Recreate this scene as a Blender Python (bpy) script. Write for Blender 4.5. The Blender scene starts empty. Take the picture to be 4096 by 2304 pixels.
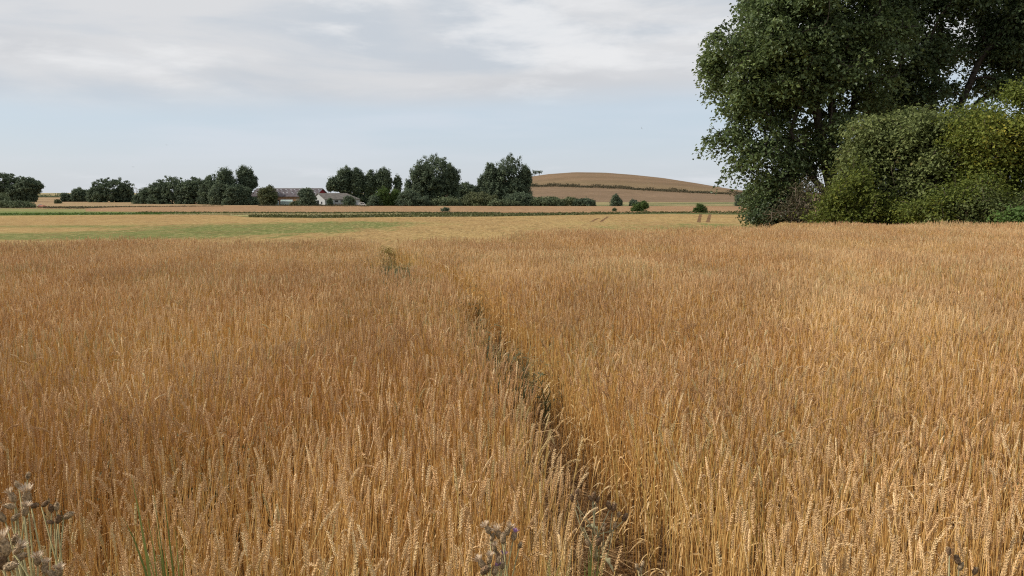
import bpy, math
import numpy as np
from mathutils import Vector, Matrix, Euler

R = math.radians
rng = np.random.default_rng(7)
SC = bpy.context.scene
C = SC.collection

# ------------------------------------------------------------------ camera
F = 3215.0
PITCH = R(6.78)
EYE = 1.85
cam_d = bpy.data.cameras.new('camera')
cam_d.sensor_width = 36
cam_d.lens = F / 4096 * 36
cam_d.clip_start = 0.05
cam_d.clip_end = 20000
cam = bpy.data.objects.new('camera', cam_d)
C.objects.link(cam)
cam.location = (0, 0, EYE)
cam.rotation_euler = (R(90) - PITCH, 0, 0)
SC.camera = cam

# ------------------------------------------------------------------ sun and sky
SUN_AZ = R(-90)      # measured from +y towards +x: the sun stands to the left
SUN_EL = R(38)
sd = bpy.data.lights.new('sun', 'SUN')
sd.energy = 4.4
sd.angle = R(1.2)
sd.color = (1.0, 0.93, 0.82)
sun = bpy.data.objects.new('sun', sd)
C.objects.link(sun)
to_sun = Vector((math.sin(SUN_AZ) * math.cos(SUN_EL), math.cos(SUN_AZ) * math.cos(SUN_EL), math.sin(SUN_EL)))
sun.rotation_euler = to_sun.to_track_quat('Z', 'Y').to_euler()

w = bpy.data.worlds.new('World')
SC.world = w
w.use_nodes = True
nt = w.node_tree
nt.nodes.clear()


def nn(t, kind, **kw):
    n = t.nodes.new(kind)
    for k, v in kw.items():
        setattr(n, k, v)
    return n


def mathn(t, op, a, b=None, c=None, clamp=False):
    n = t.nodes.new('ShaderNodeMath')
    n.operation = op
    n.use_clamp = clamp
    for i, v in enumerate((a, b, c)):
        if v is None:
            continue
        if isinstance(v, (int, float)):
            n.inputs[i].default_value = v
        else:
            t.links.new(v, n.inputs[i])
    return n.outputs[0]


def mixc(t, f, a, b):
    n = t.nodes.new('ShaderNodeMix')
    n.data_type = 'RGBA'
    for s, v in ((n.inputs[0], f), (n.inputs[6], a), (n.inputs[7], b)):
        if isinstance(v, (int, float)):
            s.default_value = v
        elif isinstance(v, tuple):
            s.default_value = (v[0], v[1], v[2], 1)
        else:
            t.links.new(v, s)
    return n.outputs[2]


def mrange(t, v, a, b, c=0.0, d=1.0, smooth=True):
    n = t.nodes.new('ShaderNodeMapRange')
    n.interpolation_type = 'SMOOTHSTEP' if smooth else 'LINEAR'
    t.links.new(v, n.inputs[0])
    for i, x in enumerate((a, b, c, d)):
        n.inputs[1 + i].default_value = x
    return n.outputs[0]


def vmul(t, v, s):
    n = t.nodes.new('ShaderNodeVectorMath')
    n.operation = 'MULTIPLY'
    t.links.new(v, n.inputs[0])
    n.inputs[1].default_value = s
    return n.outputs[0]


def vadd(t, v, s):
    n = t.nodes.new('ShaderNodeVectorMath')
    n.operation = 'ADD'
    t.links.new(v, n.inputs[0])
    n.inputs[1].default_value = s
    return n.outputs[0]


def noise(t, v, scale, detail=4, rough=0.55, dist=0.0):
    n = t.nodes.new('ShaderNodeTexNoise')
    n.inputs['Scale'].default_value = scale
    n.inputs['Detail'].default_value = detail
    n.inputs['Roughness'].default_value = rough
    n.inputs['Distortion'].default_value = dist
    t.links.new(v, n.inputs['Vector'])
    return n.outputs[0]


K = 10.0   # colours below are written as display-linear values; the Background strength is 1/K
def kc(r, g, b):
    return (r * K, g * K, b * K)


tc = nn(nt, 'ShaderNodeTexCoord').outputs['Generated']
sep = nn(nt, 'ShaderNodeSeparateXYZ')
nt.links.new(tc, sep.inputs[0])
el = sep.outputs[2]
sky = nn(nt, 'ShaderNodeTexSky', sky_type='NISHITA')
sky.sun_disc = False
sky.sun_elevation = SUN_EL
sky.sun_rotation = SUN_AZ
sky.air_density = 1.0
sky.dust_density = 1.5
# thin high veil, whitish at the horizon and pale blue above it
veil = mixc(nt, mrange(nt, el, 0.0, 0.085), kc(0.71, 0.76, 0.82), kc(0.63, 0.73, 0.835))
clear = mixc(nt, 0.80, sky.outputs[0], veil)
# low small puffs on the horizon
puff = noise(nt, vmul(nt, tc, (7, 7, 40)), 1.0, 5)
puff_m = mathn(nt, 'MULTIPLY', mrange(nt, puff, 0.52, 0.72), mrange(nt, el, 0.045, 0.01))
clear = mixc(nt, mathn(nt, 'MULTIPLY', puff_m, 0.5), clear, kc(0.80, 0.82, 0.86))
st1 = noise(nt, vmul(nt, tc, (2.0, 2.0, 16)), 1.0, 4)
clear = mixc(nt, mathn(nt, 'MULTIPLY', mrange(nt, st1, 0.45, 0.7), 0.35), clear, kc(0.74, 0.76, 0.82))
# cloud deck
cv = vadd(nt, vmul(nt, tc, (3.0, 3.0, 13.0)), (4.3, 1.7, 0.35))
c1 = noise(nt, cv, 1.1, 6, 0.5, 0.5)
c2 = noise(nt, vadd(nt, vmul(nt, tc, (2.0, 2.0, 9.0)), (9.1, 3.2, 5.0)), 1.1, 4, 0.45, 0.3)
edge = noise(nt, vmul(nt, tc, (2.2, 2.2, 12)), 1.0, 5, 0.55)
tilt = mathn(nt, 'MULTIPLY', sep.outputs[0], -0.035)
e2 = mathn(nt, 'ADD', mathn(nt, 'ADD', el, mathn(nt, 'MULTIPLY', mathn(nt, 'SUBTRACT', edge, 0.5), 0.045)), tilt)
deck = mrange(nt, e2, 0.092, 0.138)
fine_c = noise(nt, vmul(nt, tc, (9.0, 9.0, 34.0)), 1.0, 6, 0.6, 0.4)
c1 = mathn(nt, 'ADD', c1, mathn(nt, 'MULTIPLY', mathn(nt, 'SUBTRACT', fine_c, 0.5), 0.16))
dcol = mixc(nt, mrange(nt, c1, 0.37, 0.60), kc(0.575, 0.62, 0.675), kc(0.715, 0.72, 0.735))
dcol = mixc(nt, mathn(nt, 'MULTIPLY', mrange(nt, c2, 0.50, 0.66), 0.8), dcol, kc(0.61, 0.62, 0.645))
bright = noise(nt, vadd(nt, vmul(nt, tc, (2.2, 2.2, 9.0)), (1.1, 7.2, 2.0)), 1.3, 6, 0.55)
bright = mathn(nt, 'ADD', bright, mathn(nt, 'MULTIPLY', mathn(nt, 'SUBTRACT', fine_c, 0.5), 0.3))
dcol = mixc(nt, mathn(nt, 'MULTIPLY', mrange(nt, bright, 0.50, 0.68), 0.75), dcol, kc(0.88, 0.88, 0.885))
col = mixc(nt, mathn(nt, 'MULTIPLY', deck, 0.93), clear, dcol)
bg = nn(nt, 'ShaderNodeBackground')
bg.inputs[1].default_value = 1.0 / K
nt.links.new(col, bg.inputs[0])
wo = nn(nt, 'ShaderNodeOutputWorld')
nt.links.new(bg.outputs[0], wo.inputs[0])

SC.view_settings.view_transform = 'Standard'
SC.view_settings.look = 'None'
SC.view_settings.exposure = 0.0
SC.view_settings.gamma = 1.0
SC.view_settings.use_curve_mapping = False
SC.render.engine = 'CYCLES'
SC.cycles.use_denoising = False
SC.cycles.filter_width = 1.15
SC.cycles.max_bounces = 7
SC.cycles.diffuse_bounces = 3
SC.cycles.glossy_bounces = 2
SC.cycles.transmission_bounces = 4
SC.cycles.caustics_reflective = False
SC.cycles.caustics_refractive = False


# ------------------------------------------------------------------ where a pixel of the photograph stands in the world
CT, ST = math.cos(PITCH), math.sin(PITCH)


def at(px, row, y):
    a = (px - 2048) / F
    b = (1152 - row) / F
    dy = CT + b * ST
    dz = -ST + b * CT
    k = y / dy
    return np.array([a * k, y, EYE + dz * k])


def row_y(row, z):
    """distance at which the sight line through a row reaches height z"""
    b = (1152 - np.asarray(row, float)) / F
    return (z - EYE) * (CT + b * ST) / (-ST + b * CT)


def xy_of(px, y):
    return (px - 2048) / F * y / (CT + 0.0)


def S(t):
    t = np.clip(t, 0, 1)
    return t * t * (3 - 2 * t)


# far edge of the wheat in metres, by column
CX = [-900, 0, 700, 1400, 1480, 1560, 1650, 1750, 1850, 1930, 2010, 2100, 2400, 2800, 3000, 3300, 5200]
CY = [17.8, 17.9, 18.4, 18.6, 17.3, 16.9, 17.2, 18.2, 18.8, 18.5, 19.8, 21.4, 23.0, 24.3, 26.0, 27.5, 28.5]
FLAT = -4.4


def pxof(x, y):
    return 2048 + F * x / np.maximum(y, 4.0)


def crest(x, y):
    return np.interp(pxof(x, y), CX, CY)


def terrain(x, y):
    x = np.asarray(x, float); y = np.asarray(y, float)
    yc = crest(x, y) + 0.3
    d = 1 - np.exp(-np.maximum(y - yc, 0) / 20.0)
    keep = 0.9 * S((pxof(x, y) - 2880) / 260) * (1 - S((y - 62) / 60))
    z = FLAT * d * (1 - keep)
    z = z + 0.03 * np.sin(x * 0.9 + 1.3) * np.sin(y * 0.7) * (y < 40)
    return z


# ------------------------------------------------------------------ mesh helpers
def tag(o, label=None, cat=None, group=None, kind=None):
    if label: o['label'] = label
    if cat: o['category'] = cat
    if group: o['group'] = group
    if kind: o['kind'] = kind
    return o


def link(name, me, parent=None, loc=(0, 0, 0)):
    o = bpy.data.objects.new(name, me)
    C.objects.link(o)
    o.location = loc
    if parent is not None:
        o.parent = parent
    return o


def empty(name, loc, rz=0.0):
    o = bpy.data.objects.new(name, None)
    C.objects.link(o)
    o.location = loc
    o.rotation_euler = (0, 0, rz)
    o.empty_display_size = 0.2
    return o


def np_mesh(name, v, faces, mats, mi=None, smooth=False, attrs=None):
    """faces: int array (N,3) or (N,4)"""
    v = np.asarray(v, np.float32)
    faces = np.asarray(faces, np.int32)
    me = bpy.data.meshes.new(name)
    n, k = faces.shape
    me.vertices.add(len(v))
    me.vertices.foreach_set('co', v.ravel())
    me.loops.add(n * k)
    me.loops.foreach_set('vertex_index', faces.ravel())
    me.polygons.add(n)
    me.polygons.foreach_set('loop_start', np.arange(0, n * k, k, dtype=np.int32))
    for m in (mats if isinstance(mats, (list, tuple)) else [mats]):
        me.materials.append(m)
    if mi is not None:
        me.polygons.foreach_set('material_index', np.asarray(mi, np.int32))
    me.polygons.foreach_set('use_smooth', np.full(n, smooth))
    me.update(calc_edges=True)
    for key, val in (attrs or {}).items():
        a = me.attributes.new(key, 'FLOAT', 'POINT')
        a.data.foreach_set('value', np.asarray(val, np.float32))
    return me


class MB:
    """collects small shapes (tris and quads) for one mesh"""
    def __init__(self):
        self.v = []; self.f = []

    def add(self, vs, fs):
        b = len(self.v)
        self.v += [tuple(map(float, p)) for p in vs]
        self.f += [tuple(b + i for i in f) for f in fs]

    def box(self, x0, x1, y0, y1, z0, z1):
        self.add([(x0, y0, z0), (x1, y0, z0), (x1, y1, z0), (x0, y1, z0), (x0, y0, z1), (x1, y0, z1), (x1, y1, z1), (x0, y1, z1)],
                 [(0, 3, 2, 1), (4, 5, 6, 7), (0, 1, 5, 4), (1, 2, 6, 5), (2, 3, 7, 6), (3, 0, 4, 7)])

    def tube(self, pts, rad, n=6, cap=True):
        pts = [Vector(p) for p in pts]
        rings = []
        for i, p in enumerate(pts):
            d = (pts[min(i + 1, len(pts) - 1)] - pts[max(i - 1, 0)]).normalized()
            u = d.cross(Vector((0, 0, 1)) if abs(d.z) < 0.9 else Vector((1, 0, 0))).normalized()
            q = d.cross(u)
            r = rad[i] if hasattr(rad, '__len__') else rad
            rings.append([p + (u * math.cos(6.2832 * k / n) + q * math.sin(6.2832 * k / n)) * r for k in range(n)])
        b = [p for r_ in rings for p in r_]
        f = []
        for i in range(len(pts) - 1):
            for k in range(n):
                f.append((i * n + k, i * n + (k + 1) % n, (i + 1) * n + (k + 1) % n, (i + 1) * n + k))
        if cap:
            f.append(tuple(range(n))[::-1]); f.append(tuple((len(pts) - 1) * n + k for k in range(n)))
        self.add(b, f)

    def ribbon(self, pts, wid, side, thick=0.0):
        side = Vector(side).normalized()
        vs = []
        for i, p in enumerate(pts):
            ww = wid[i] if hasattr(wid, '__len__') else wid
            vs += [Vector(p) - side * ww / 2, Vector(p) + Vector((0, 0, -ww * 0.18)), Vector(p) + side * ww / 2]
        f = []
        for i in range(len(pts) - 1):
            f += [(3 * i, 3 * i + 1, 3 * i + 4, 3 * i + 3), (3 * i + 1, 3 * i + 2, 3 * i + 5, 3 * i + 4)]
        self.add(vs, f)

    def mesh(self, name, mats, mi=None, smooth=False):
        me = bpy.data.meshes.new(name)
        me.from_pydata(self.v, [], self.f)
        for m in (mats if isinstance(mats, (list, tuple)) else [mats]):
            me.materials.append(m)
        if mi is not None:
            me.polygons.foreach_set('material_index', np.asarray(mi, np.int32))
        me.polygons.foreach_set('use_smooth', np.full(len(me.polygons), smooth))
        me.update()
        return me

    def build(self, name, mats, parent=None, loc=(0, 0, 0), smooth=False):
        return link(name, self.mesh(name, mats, smooth=smooth), parent, loc)


# ------------------------------------------------------------------ materials
def mat(name):
    m = bpy.data.materials.new(name)
    m.use_nodes = True
    t = m.node_tree
    p = t.nodes['Principled BSDF']
    return m, t, p


def finish(t, p, col, rough=0.8, spec=0.25, bump=None, bs=0.3, bd=0.05):
    if isinstance(col, tuple):
        p.inputs['Base Color'].default_value = (col[0], col[1], col[2], 1)
    else:
        t.links.new(col, p.inputs['Base Color'])
    p.inputs['Roughness'].default_value = rough
    p.inputs['Specular IOR Level'].default_value = spec
    if bump is not None:
        b = nn(t, 'ShaderNodeBump')
        b.inputs['Strength'].default_value = bs
        b.inputs['Distance'].default_value = bd
        t.links.new(bump, b.inputs['Height'])
        t.links.new(b.outputs[0], p.inputs['Normal'])


def pos(t):
    return nn(t, 'ShaderNodeNewGeometry').outputs['Position']


def attr(t, name):
    n = nn(t, 'ShaderNodeAttribute')
    n.attribute_name = name
    return n.outputs['Fac']


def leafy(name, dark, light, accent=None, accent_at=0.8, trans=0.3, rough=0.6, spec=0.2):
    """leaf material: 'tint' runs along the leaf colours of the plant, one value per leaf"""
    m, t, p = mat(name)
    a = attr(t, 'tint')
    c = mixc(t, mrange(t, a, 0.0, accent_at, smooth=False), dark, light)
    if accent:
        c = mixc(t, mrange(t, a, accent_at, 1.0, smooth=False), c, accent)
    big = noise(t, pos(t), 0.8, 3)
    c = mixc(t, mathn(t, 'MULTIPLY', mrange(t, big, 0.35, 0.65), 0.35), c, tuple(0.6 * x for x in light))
    finish(t, p, c, rough, spec)
    tr = nn(t, 'ShaderNodeBsdfTranslucent')
    t.links.new(c, tr.inputs[0])
    mx = nn(t, 'ShaderNodeMixShader')
    mx.inputs[0].default_value = trans
    t.links.new(p.outputs[0], mx.inputs[1])
    t.links.new(tr.outputs[0], mx.inputs[2])
    t.links.new(mx.outputs[0], t.nodes['Material Output'].inputs[0])
    return m


def plain(name, col, rough=0.8, spec=0.2, var=0.25, scale=3.0):
    m, t, p = mat(name)
    n = noise(t, pos(t), scale, 5)
    c = mixc(t, mrange(t, n, 0.3, 0.7), tuple(x * (1 - var) for x in col), tuple(min(1, x * (1 + var)) for x in col))
    finish(t, p, c, rough, spec, n, 0.2, 0.02)
    return m


def straw(name, a, b, c3, green=None, rough=0.55, spec=0.3, trans=0.15):
    """per-stalk colour from the instance's random number, with drifts across the field"""
    m, t, p = mat(name)
    rnd = nn(t, 'ShaderNodeObjectInfo').outputs['Random']
    c = mixc(t, mrange(t, rnd, 0.0, 0.6, smooth=False), a, b)
    c = mixc(t, mrange(t, rnd, 0.72, 1.0, smooth=False), c, c3)
    ps = pos(t)
    fine = noise(t, ps, 60.0, 2)
    c = mixc(t, mathn(t, 'MULTIPLY', mrange(t, fine, 0.35, 0.65), 0.35), c, tuple(0.5 * x for x in b))
    drift = noise(t, ps, 0.45, 3)
    c = mixc(t, mathn(t, 'MULTIPLY', mrange(t, drift, 0.42, 0.68), 0.45), c, tuple(x * y for x, y in zip(c3, (1.0, 0.95, 0.85))))
    dr2 = noise(t, vadd(t, vmul(t, ps, (1.0, 0.5, 1.0)), (31, 7, 0)), 1.1, 4)
    c = mixc(t, mathn(t, 'MULTIPLY', mrange(t, dr2, 0.48, 0.66), 0.5), c, tuple(0.62 * x for x in b))
    if green:
        g = noise(t, vadd(t, ps, (13, 4, 0)), 0.7, 2)
        r2 = mathn(t, 'FRACT', mathn(t, 'MULTIPLY', rnd, 17.3))
        gm = mathn(t, 'MULTIPLY', mrange(t, g, 0.48, 0.66), mrange(t, r2, 0.55, 0.75))
        gm2 = mathn(t, 'MAXIMUM', gm, mrange(t, r2, 0.965, 0.975))
        c = mixc(t, mathn(t, 'MULTIPLY', gm2, 0.55), c, green)
    finish(t, p, c, rough, spec)
    tr = nn(t, 'ShaderNodeBsdfTranslucent')
    t.links.new(c, tr.inputs[0])
    mx = nn(t, 'ShaderNodeMixShader')
    mx.inputs[0].default_value = trans
    t.links.new(p.outputs[0], mx.inputs[1])
    t.links.new(tr.outputs[0], mx.inputs[2])
    t.links.new(mx.outputs[0], t.nodes['Material Output'].inputs[0])
    return m


M_EAR = straw('wheat ear husk', (0.468, 0.270, 0.117), (0.67, 0.415, 0.198), (0.87, 0.68, 0.405), green=(0.44, 0.40, 0.19), trans=0.08)
M_STEM = straw('wheat straw', (0.398, 0.207, 0.066), (0.705, 0.394, 0.123), (0.89, 0.655, 0.295), green=(0.48, 0.42, 0.14), rough=0.4, trans=0.08)
M_BLADE = straw('dry wheat leaf', (0.50, 0.31, 0.12), (0.66, 0.44, 0.19), (0.86, 0.68, 0.40), trans=0.2)
M_TRAMP = straw('trampled straw', (0.36, 0.21, 0.09), (0.48, 0.30, 0.14), (0.56, 0.40, 0.22), rough=0.7)
M_WEEDG = straw('field weed', (0.095, 0.11, 0.05), (0.17, 0.17, 0.085), (0.29, 0.25, 0.13), trans=0.3)


def soil_mat():
    m, t, p = mat('soil and straw litter')
    ps = pos(t)
    n1 = noise(t, ps, 9, 6, 0.65)
    n2 = noise(t, vmul(t, ps, (60, 18, 30)), 1.0, 3)
    c = mixc(t, mrange(t, n1, 0.35, 0.65), (0.075, 0.042, 0.02), (0.15, 0.09, 0.045))
    c = mixc(t, mathn(t, 'MULTIPLY', mrange(t, n2, 0.52, 0.62), 0.6), c, (0.35, 0.22, 0.10))
    far = noise(t, ps, 0.02, 5)
    sy = nn(t, 'ShaderNodeSeparateXYZ'); t.links.new(ps, sy.inputs[0])
    fm = mrange(t, sy.outputs[1], 30, 90)
    fc = mixc(t, mrange(t, far, 0.4, 0.6), (0.36, 0.25, 0.13), (0.20, 0.20, 0.09))
    c = mixc(t, fm, c, fc)
    finish(t, p, c, 0.95, 0.1, n1, 0.6, 0.03)
    return m


def field_mat(name, gold, gold2, green, fleck, gscale=1.0):
    """crop surface: attribute 'green' = where the crop is still green or weedy"""
    m, t, p = mat(name)
    ps = pos(t)
    a = attr(t, 'green')
    n_big = noise(t, vmul(t, ps, (0.035, 0.018, 0.05)), 1.0, 5, 0.6)
    n_mid = noise(t, vmul(t, ps, (0.35, 0.10, 0.5)), 1.0 * gscale, 5, 0.7)
    n_fine = noise(t, vmul(t, ps, (2.4, 0.45, 2.0)), 1.0 * gscale, 5, 0.8)
    c = mixc(t, mrange(t, n_big, 0.35, 0.65), gold, gold2)
    gm = mathn(t, 'ADD', a, mathn(t, 'MULTIPLY', mathn(t, 'SUBTRACT', n_mid, 0.5), 1.5))
    gm = mathn(t, 'ADD', gm, mathn(t, 'MULTIPLY', mathn(t, 'SUBTRACT', n_big, 0.5), 0.5))
    gm = mathn(t, 'MULTIPLY', mrange(t, gm, 0.25, 0.75), mrange(t, a, 0.02, 0.3))
    c = mixc(t, gm, c, green)
    c = mixc(t, mathn(t, 'MULTIPLY', mrange(t, n_mid, 0.52, 0.40), 0.35), c, tuple(0.55 * x for x in gold))
    c = mixc(t, mathn(t, 'MULTIPLY', mrange(t, n_fine, 0.50, 0.66), 0.8), c, fleck)
    c = mixc(t, mathn(t, 'MULTIPLY', mrange(t, n_fine, 0.49, 0.34), 0.65), c, tuple(0.5 * x for x in green))
    finish(t, p, c, 0.95, 0.05, n_fine, 0.5, 0.3)
    return m


# ------------------------------------------------------------------ ground sheet
def grid_obj(name, X, Y, Z, m, attrs=None, smooth=True):
    ny, nx = X.shape
    v = np.stack([X, Y, Z], -1).reshape(-1, 3)
    i = np.arange(ny - 1)[:, None] * nx + np.arange(nx - 1)[None, :]
    f = np.stack([i, i + 1, i + nx + 1, i + nx], -1).reshape(-1, 4)
    return link(name, np_mesh(name, v, f, m, smooth=smooth, attrs=attrs))


xs = np.sinh(np.linspace(-8.1, 8.1, 261)) * 3.2
ya = np.concatenate([-np.geomspace(300, 1, 14), np.arange(0, 34, 0.5), np.geomspace(34, 9000, 120)])
X, Y = np.meshgrid(xs, ya)
ground = tag(grid_obj('ground', X, Y, terrain(X, Y), soil_mat()), kind='structure')


def blobs(PX, RW, lst):
    g = np.zeros_like(PX)
    for (cx, cy, rx, ry, a) in lst:
        g += a * np.exp(-((PX - cx) / rx) ** 2 - ((RW - cy) / ry) ** 2)
    return np.clip(g, 0, 1)


def strip(name, cols, near, far, h, m, green=None, nu=240, nv=24, follow=True, near_y=None, px0=-700, px1=4800, wob=0.0):
    """a crop of its real height h standing between two field edges"""
    pxs = np.linspace(px0, px1, nu)
    zt = FLAT + h
    yn = near_y(pxs) if near_y is not None else row_y(np.interp(pxs, cols, near), zt)
    yf = row_y(np.interp(pxs, cols, far), zt)
    yn = yn * (1 + wob * (np.sin(pxs * 0.021) + 0.6 * np.sin(pxs * 0.057 + 1)))
    yf = yf * (1 + wob * (np.sin(pxs * 0.017 + 2) + 0.6 * np.sin(pxs * 0.049)))
    t = np.linspace(0, 1, nv)[:, None]
    YY = yn[None, :] * (yf / yn)[None, :] ** t
    PX = np.repeat(pxs[None, :], nv, 0)
    XX = (PX - 2048) / F * YY
    ZZ = terrain(XX, YY) + h
    # edges drop to the ground
    PXs = np.vstack([PX[:1], PX, PX[-1:]]); YYs = np.vstack([YY[:1] - .05, YY, YY[-1:] + .05])
    XXs = np.vstack([XX[:1], XX, XX[-1:]]); ZZs = np.vstack([ZZ[:1] - h - .1, ZZ, ZZ[-1:] - h - .1])
    RW = 770 + F * (EYE - (FLAT + h)) / YYs
    g = blobs(PXs, RW, green) if green else np.zeros_like(PXs)
    o = grid_obj(name, XXs, YYs, ZZs, m, attrs={'green': g.ravel()})
    return tag(o, kind='structure')


m_barley = field_mat('ripening barley', (0.315, 0.195, 0.082), (0.35, 0.235, 0.095), (0.135, 0.15, 0.045), (0.42, 0.33, 0.15))
m_far = field_mat('ripe far crop', (0.285, 0.17, 0.092), (0.31, 0.19, 0.104), (0.16, 0.13, 0.06), (0.36, 0.24, 0.13))
m_stub = field_mat('dry stubble', (0.31, 0.21, 0.115), (0.28, 0.19, 0.11), (0.2, 0.17, 0.07), (0.50, 0.36, 0.2))
m_green = field_mat('green fodder crop', (0.20, 0.20, 0.075), (0.23, 0.215, 0.085), (0.085, 0.14, 0.03), (0.25, 0.25, 0.11))
m_bank = field_mat('weedy bank', (0.30, 0.26, 0.11), (0.36, 0.33, 0.16), (0.08, 0.095, 0.03), (0.4, 0.37, 0.2))
m_mead = field_mat('rough meadow', (0.22, 0.19, 0.09), (0.30, 0.24, 0.12), (0.12, 0.13, 0.055), (0.36, 0.31, 0.17))

A_far_c = [-700, 0, 600, 900, 1000, 1300, 1600, 2000, 2400, 2700, 3000, 4800]
A_far_r = [864, 863, 858, 859, 869, 872, 868, 866, 858, 856, 859, 862]
strip('barley_field', A_far_c, None, A_far_r, 0.55, m_barley, nu=420, nv=120,
      near_y=lambda p: np.interp(p, CX, CY) + 0.35,
      green=[(300, 948, 900, 17, 0.95), (150, 905, 700, 9, 0.55), (1150, 910, 430, 18, 1.0), (800, 925, 400, 12, .8), (1480, 892, 260, 10, 0.6),
             (2550, 893, 700, 15, 0.28), (2900, 905, 400, 12, 0.35), (1900, 860, 700, 7, 0.45), (2500, 915, 700, 10, .35), (1700, 965, 300, 25, 0.25)])
strip('green_crop', [-700, 0, 500, 800, 950], [863, 863, 860, 856, 850], [833, 833, 840, 847, 849], 0.45, m_green, nv=12, px0=-700, px1=950,
      green=[(500, 856, 500, 8, 1.0), (0, 850, 400, 10, 0.4)])
strip('weedy_bank', [500, 900, 1300, 1700, 2100, 2500, 3000, 3400], [858, 862, 870, 866, 863, 857, 858, 862],
      [845, 849, 851, 850, 849, 848, 846, 846], 0.35, m_bank, nv=10, px0=560, px1=4800,
      green=[(1100, 868, 400, 6, 1.0), (2100, 856, 700, 9, 1.0), (3000, 850, 500, 9, 1.0), (900, 850, 400, 3, 0.9)])
strip('far_wheat_field', [350, 500, 700, 900, 3200], [845, 846, 847, 849, 850], [834, 828, 824, 823, 825], 0.5, m_far, nv=16, px0=350, px1=4800)
strip('stubble_field', [-700, 4000], [833, 833], [797, 800], 0.25, m_stub, nv=24, px0=-900, px1=1100,
      green=[(300, 829, 260, 3, 1.0), (560, 826, 400, 2.5, 1.0), (400, 815, 250, 1.3, .9), (250, 800, 500, 2, .3)])
strip('distant_field', [-700, 4000], [796.5, 796.5], [787.5, 787], 0.2, m_stub, nv=16, px0=-900, px1=2000,
      green=[(200, 794, 300, 1.2, .4)])
strip('meadow', [2000, 2360, 3000, 4800], [824.5, 824.5, 823, 823], [808, 808, 806, 806], 0.2, m_mead, nv=24, px0=1900, px1=4800,
      green=[(2500, 822, 200, 4, 1.0), (3000, 812, 300, 4, 0.9), (2700, 815, 200, 3, 0.6)])

# ------------------------------------------------------------------ hill
HP = [1500, 1750, 1900, 2000, 2100, 2190, 2290, 2400, 2500, 2600, 2700, 2800, 2900, 3100, 3400, 3800]
HR = [790, 774, 750, 728, 711, 698, 691, 693, 701, 712, 729, 750, 763, 770, 776, 790]


def hill_z(x, y):
    px900 = 2048 + F * x / 900
    zs = EYE + (770 - np.interp(px900, HP, HR)) / F * 900
    up = S((y - 480) / 420.0)
    dn = 1 - S((y - 930) / 350.0)
    wav = 0.25 * np.sin(x * 0.031) * np.sin(y * 0.02 + x * 0.01)
    return (FLAT - 0.25) + (zs - FLAT + 0.25 + wav) * up * dn


HX, HY = np.meshgrid(np.arange(-190, 560, 5.0), np.arange(470, 1290, 5.0))
HZ = hill_z(HX, HY)


def _hedge_line():
    # the field boundary that runs slantwise down the slope towards the right
    ps = np.array([2000, 2150, 2300, 2500, 2600, 2700, 2800, 2900, 3000, 3400], float)
    rs = np.array([745, 746, 748, 756, 762, 768, 773, 777, 780, 784], float)
    yy = np.linspace(500, 900, 400)
    out = []
    for p, r_ in zip(ps, rs):
        x = (p - 2048) / F * yy
        row = 770 - F * (hill_z(x, yy) - EYE) / yy
        k = np.argmax(row < r_) if (row < r_).any() else 399
        out.append(yy[k])
    return ps, np.array(out)


_HPX, _HY = _hedge_line()


def hedge_y(px):
    return np.interp(px, _HPX, _HY)


hp = 2048 + F * HX / HY
upper = S((HY - hedge_y(hp)) / 8.0)
g_h = 0.30 * np.exp(-((HY - hedge_y(hp) - 30) / 30) ** 2) + 0.25 * np.exp(-((HY - 930) / 25) ** 2)


def hill_mat():
    m, t, p = mat('dry hillside grass')
    ps = pos(t)
    up = attr(t, 'upper')
    a = attr(t, 'green')
    n1 = noise(t, vmul(t, ps, (0.012, 0.035, 0.1)), 1.0, 6, 0.65)
    n2 = noise(t, vmul(t, ps, (0.12, 0.25, 0.5)), 1.0, 6, 0.75)
    lo = mixc(t, mrange(t, n1, 0.35, 0.65), (0.20, 0.135, 0.088), (0.158, 0.108, 0.068))
    hi = mixc(t, mrange(t, n1, 0.35, 0.65), (0.20, 0.13, 0.076), (0.155, 0.105, 0.06))
    c = mixc(t, mathn(t, 'MULTIPLY', up, 0.6), lo, hi)
    c = mixc(t, mathn(t, 'MULTIPLY', mrange(t, n2, 0.5, 0.7), 0.5), c, (0.16, 0.125, 0.06))
    c = mixc(t, mathn(t, 'MULTIPLY', mrange(t, n2, 0.48, 0.3), 0.5), c, (0.34, 0.24, 0.13))
    c = mixc(t, a, c, (0.18, 0.145, 0.07))
    finish(t, p, c, 0.95, 0.05, n2, 0.5, 1.0)
    return m


tag(grid_obj('hill', HX, HY, HZ, hill_mat(), attrs={'upper': upper.ravel(), 'green': g_h.ravel()}), kind='structure')

# two pairs of wheel tracks pressed into the barley: bare strips sunk between the standing crop read as brown soil
m_track = plain('bare wheel track', (0.15, 0.085, 0.04), 0.95, 0.05, 0.35, 0.6)


def wheel_track(a, b, wdt, label):
    (pa, ra), (pb, rb) = a, b
    ya_, yb_ = row_y(ra, FLAT + .56), row_y(rb, FLAT + .56)
    n = 14
    vs = []
    for i in range(n):
        k = i / (n - 1)
        y = ya_ + (yb_ - ya_) * k
        px = pa + (pb - pa) * k
        x = (px - 2048) / F * y
        z = float(terrain(x, y)) + 0.555
        ww = wdt * (1 + 0.15 * math.sin(i * 1.7))
        vs += [(x - ww / 2, y, z), (x + ww / 2, y, z)]
    f = [(2 * i, 2 * i + 1, 2 * i + 3, 2 * i + 2) for i in range(n - 1)]
    b_ = MB(); b_.add(vs, f)
    o = b_.build('wheel_track', m_track)
    return tag(o, kind='structure')


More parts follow.
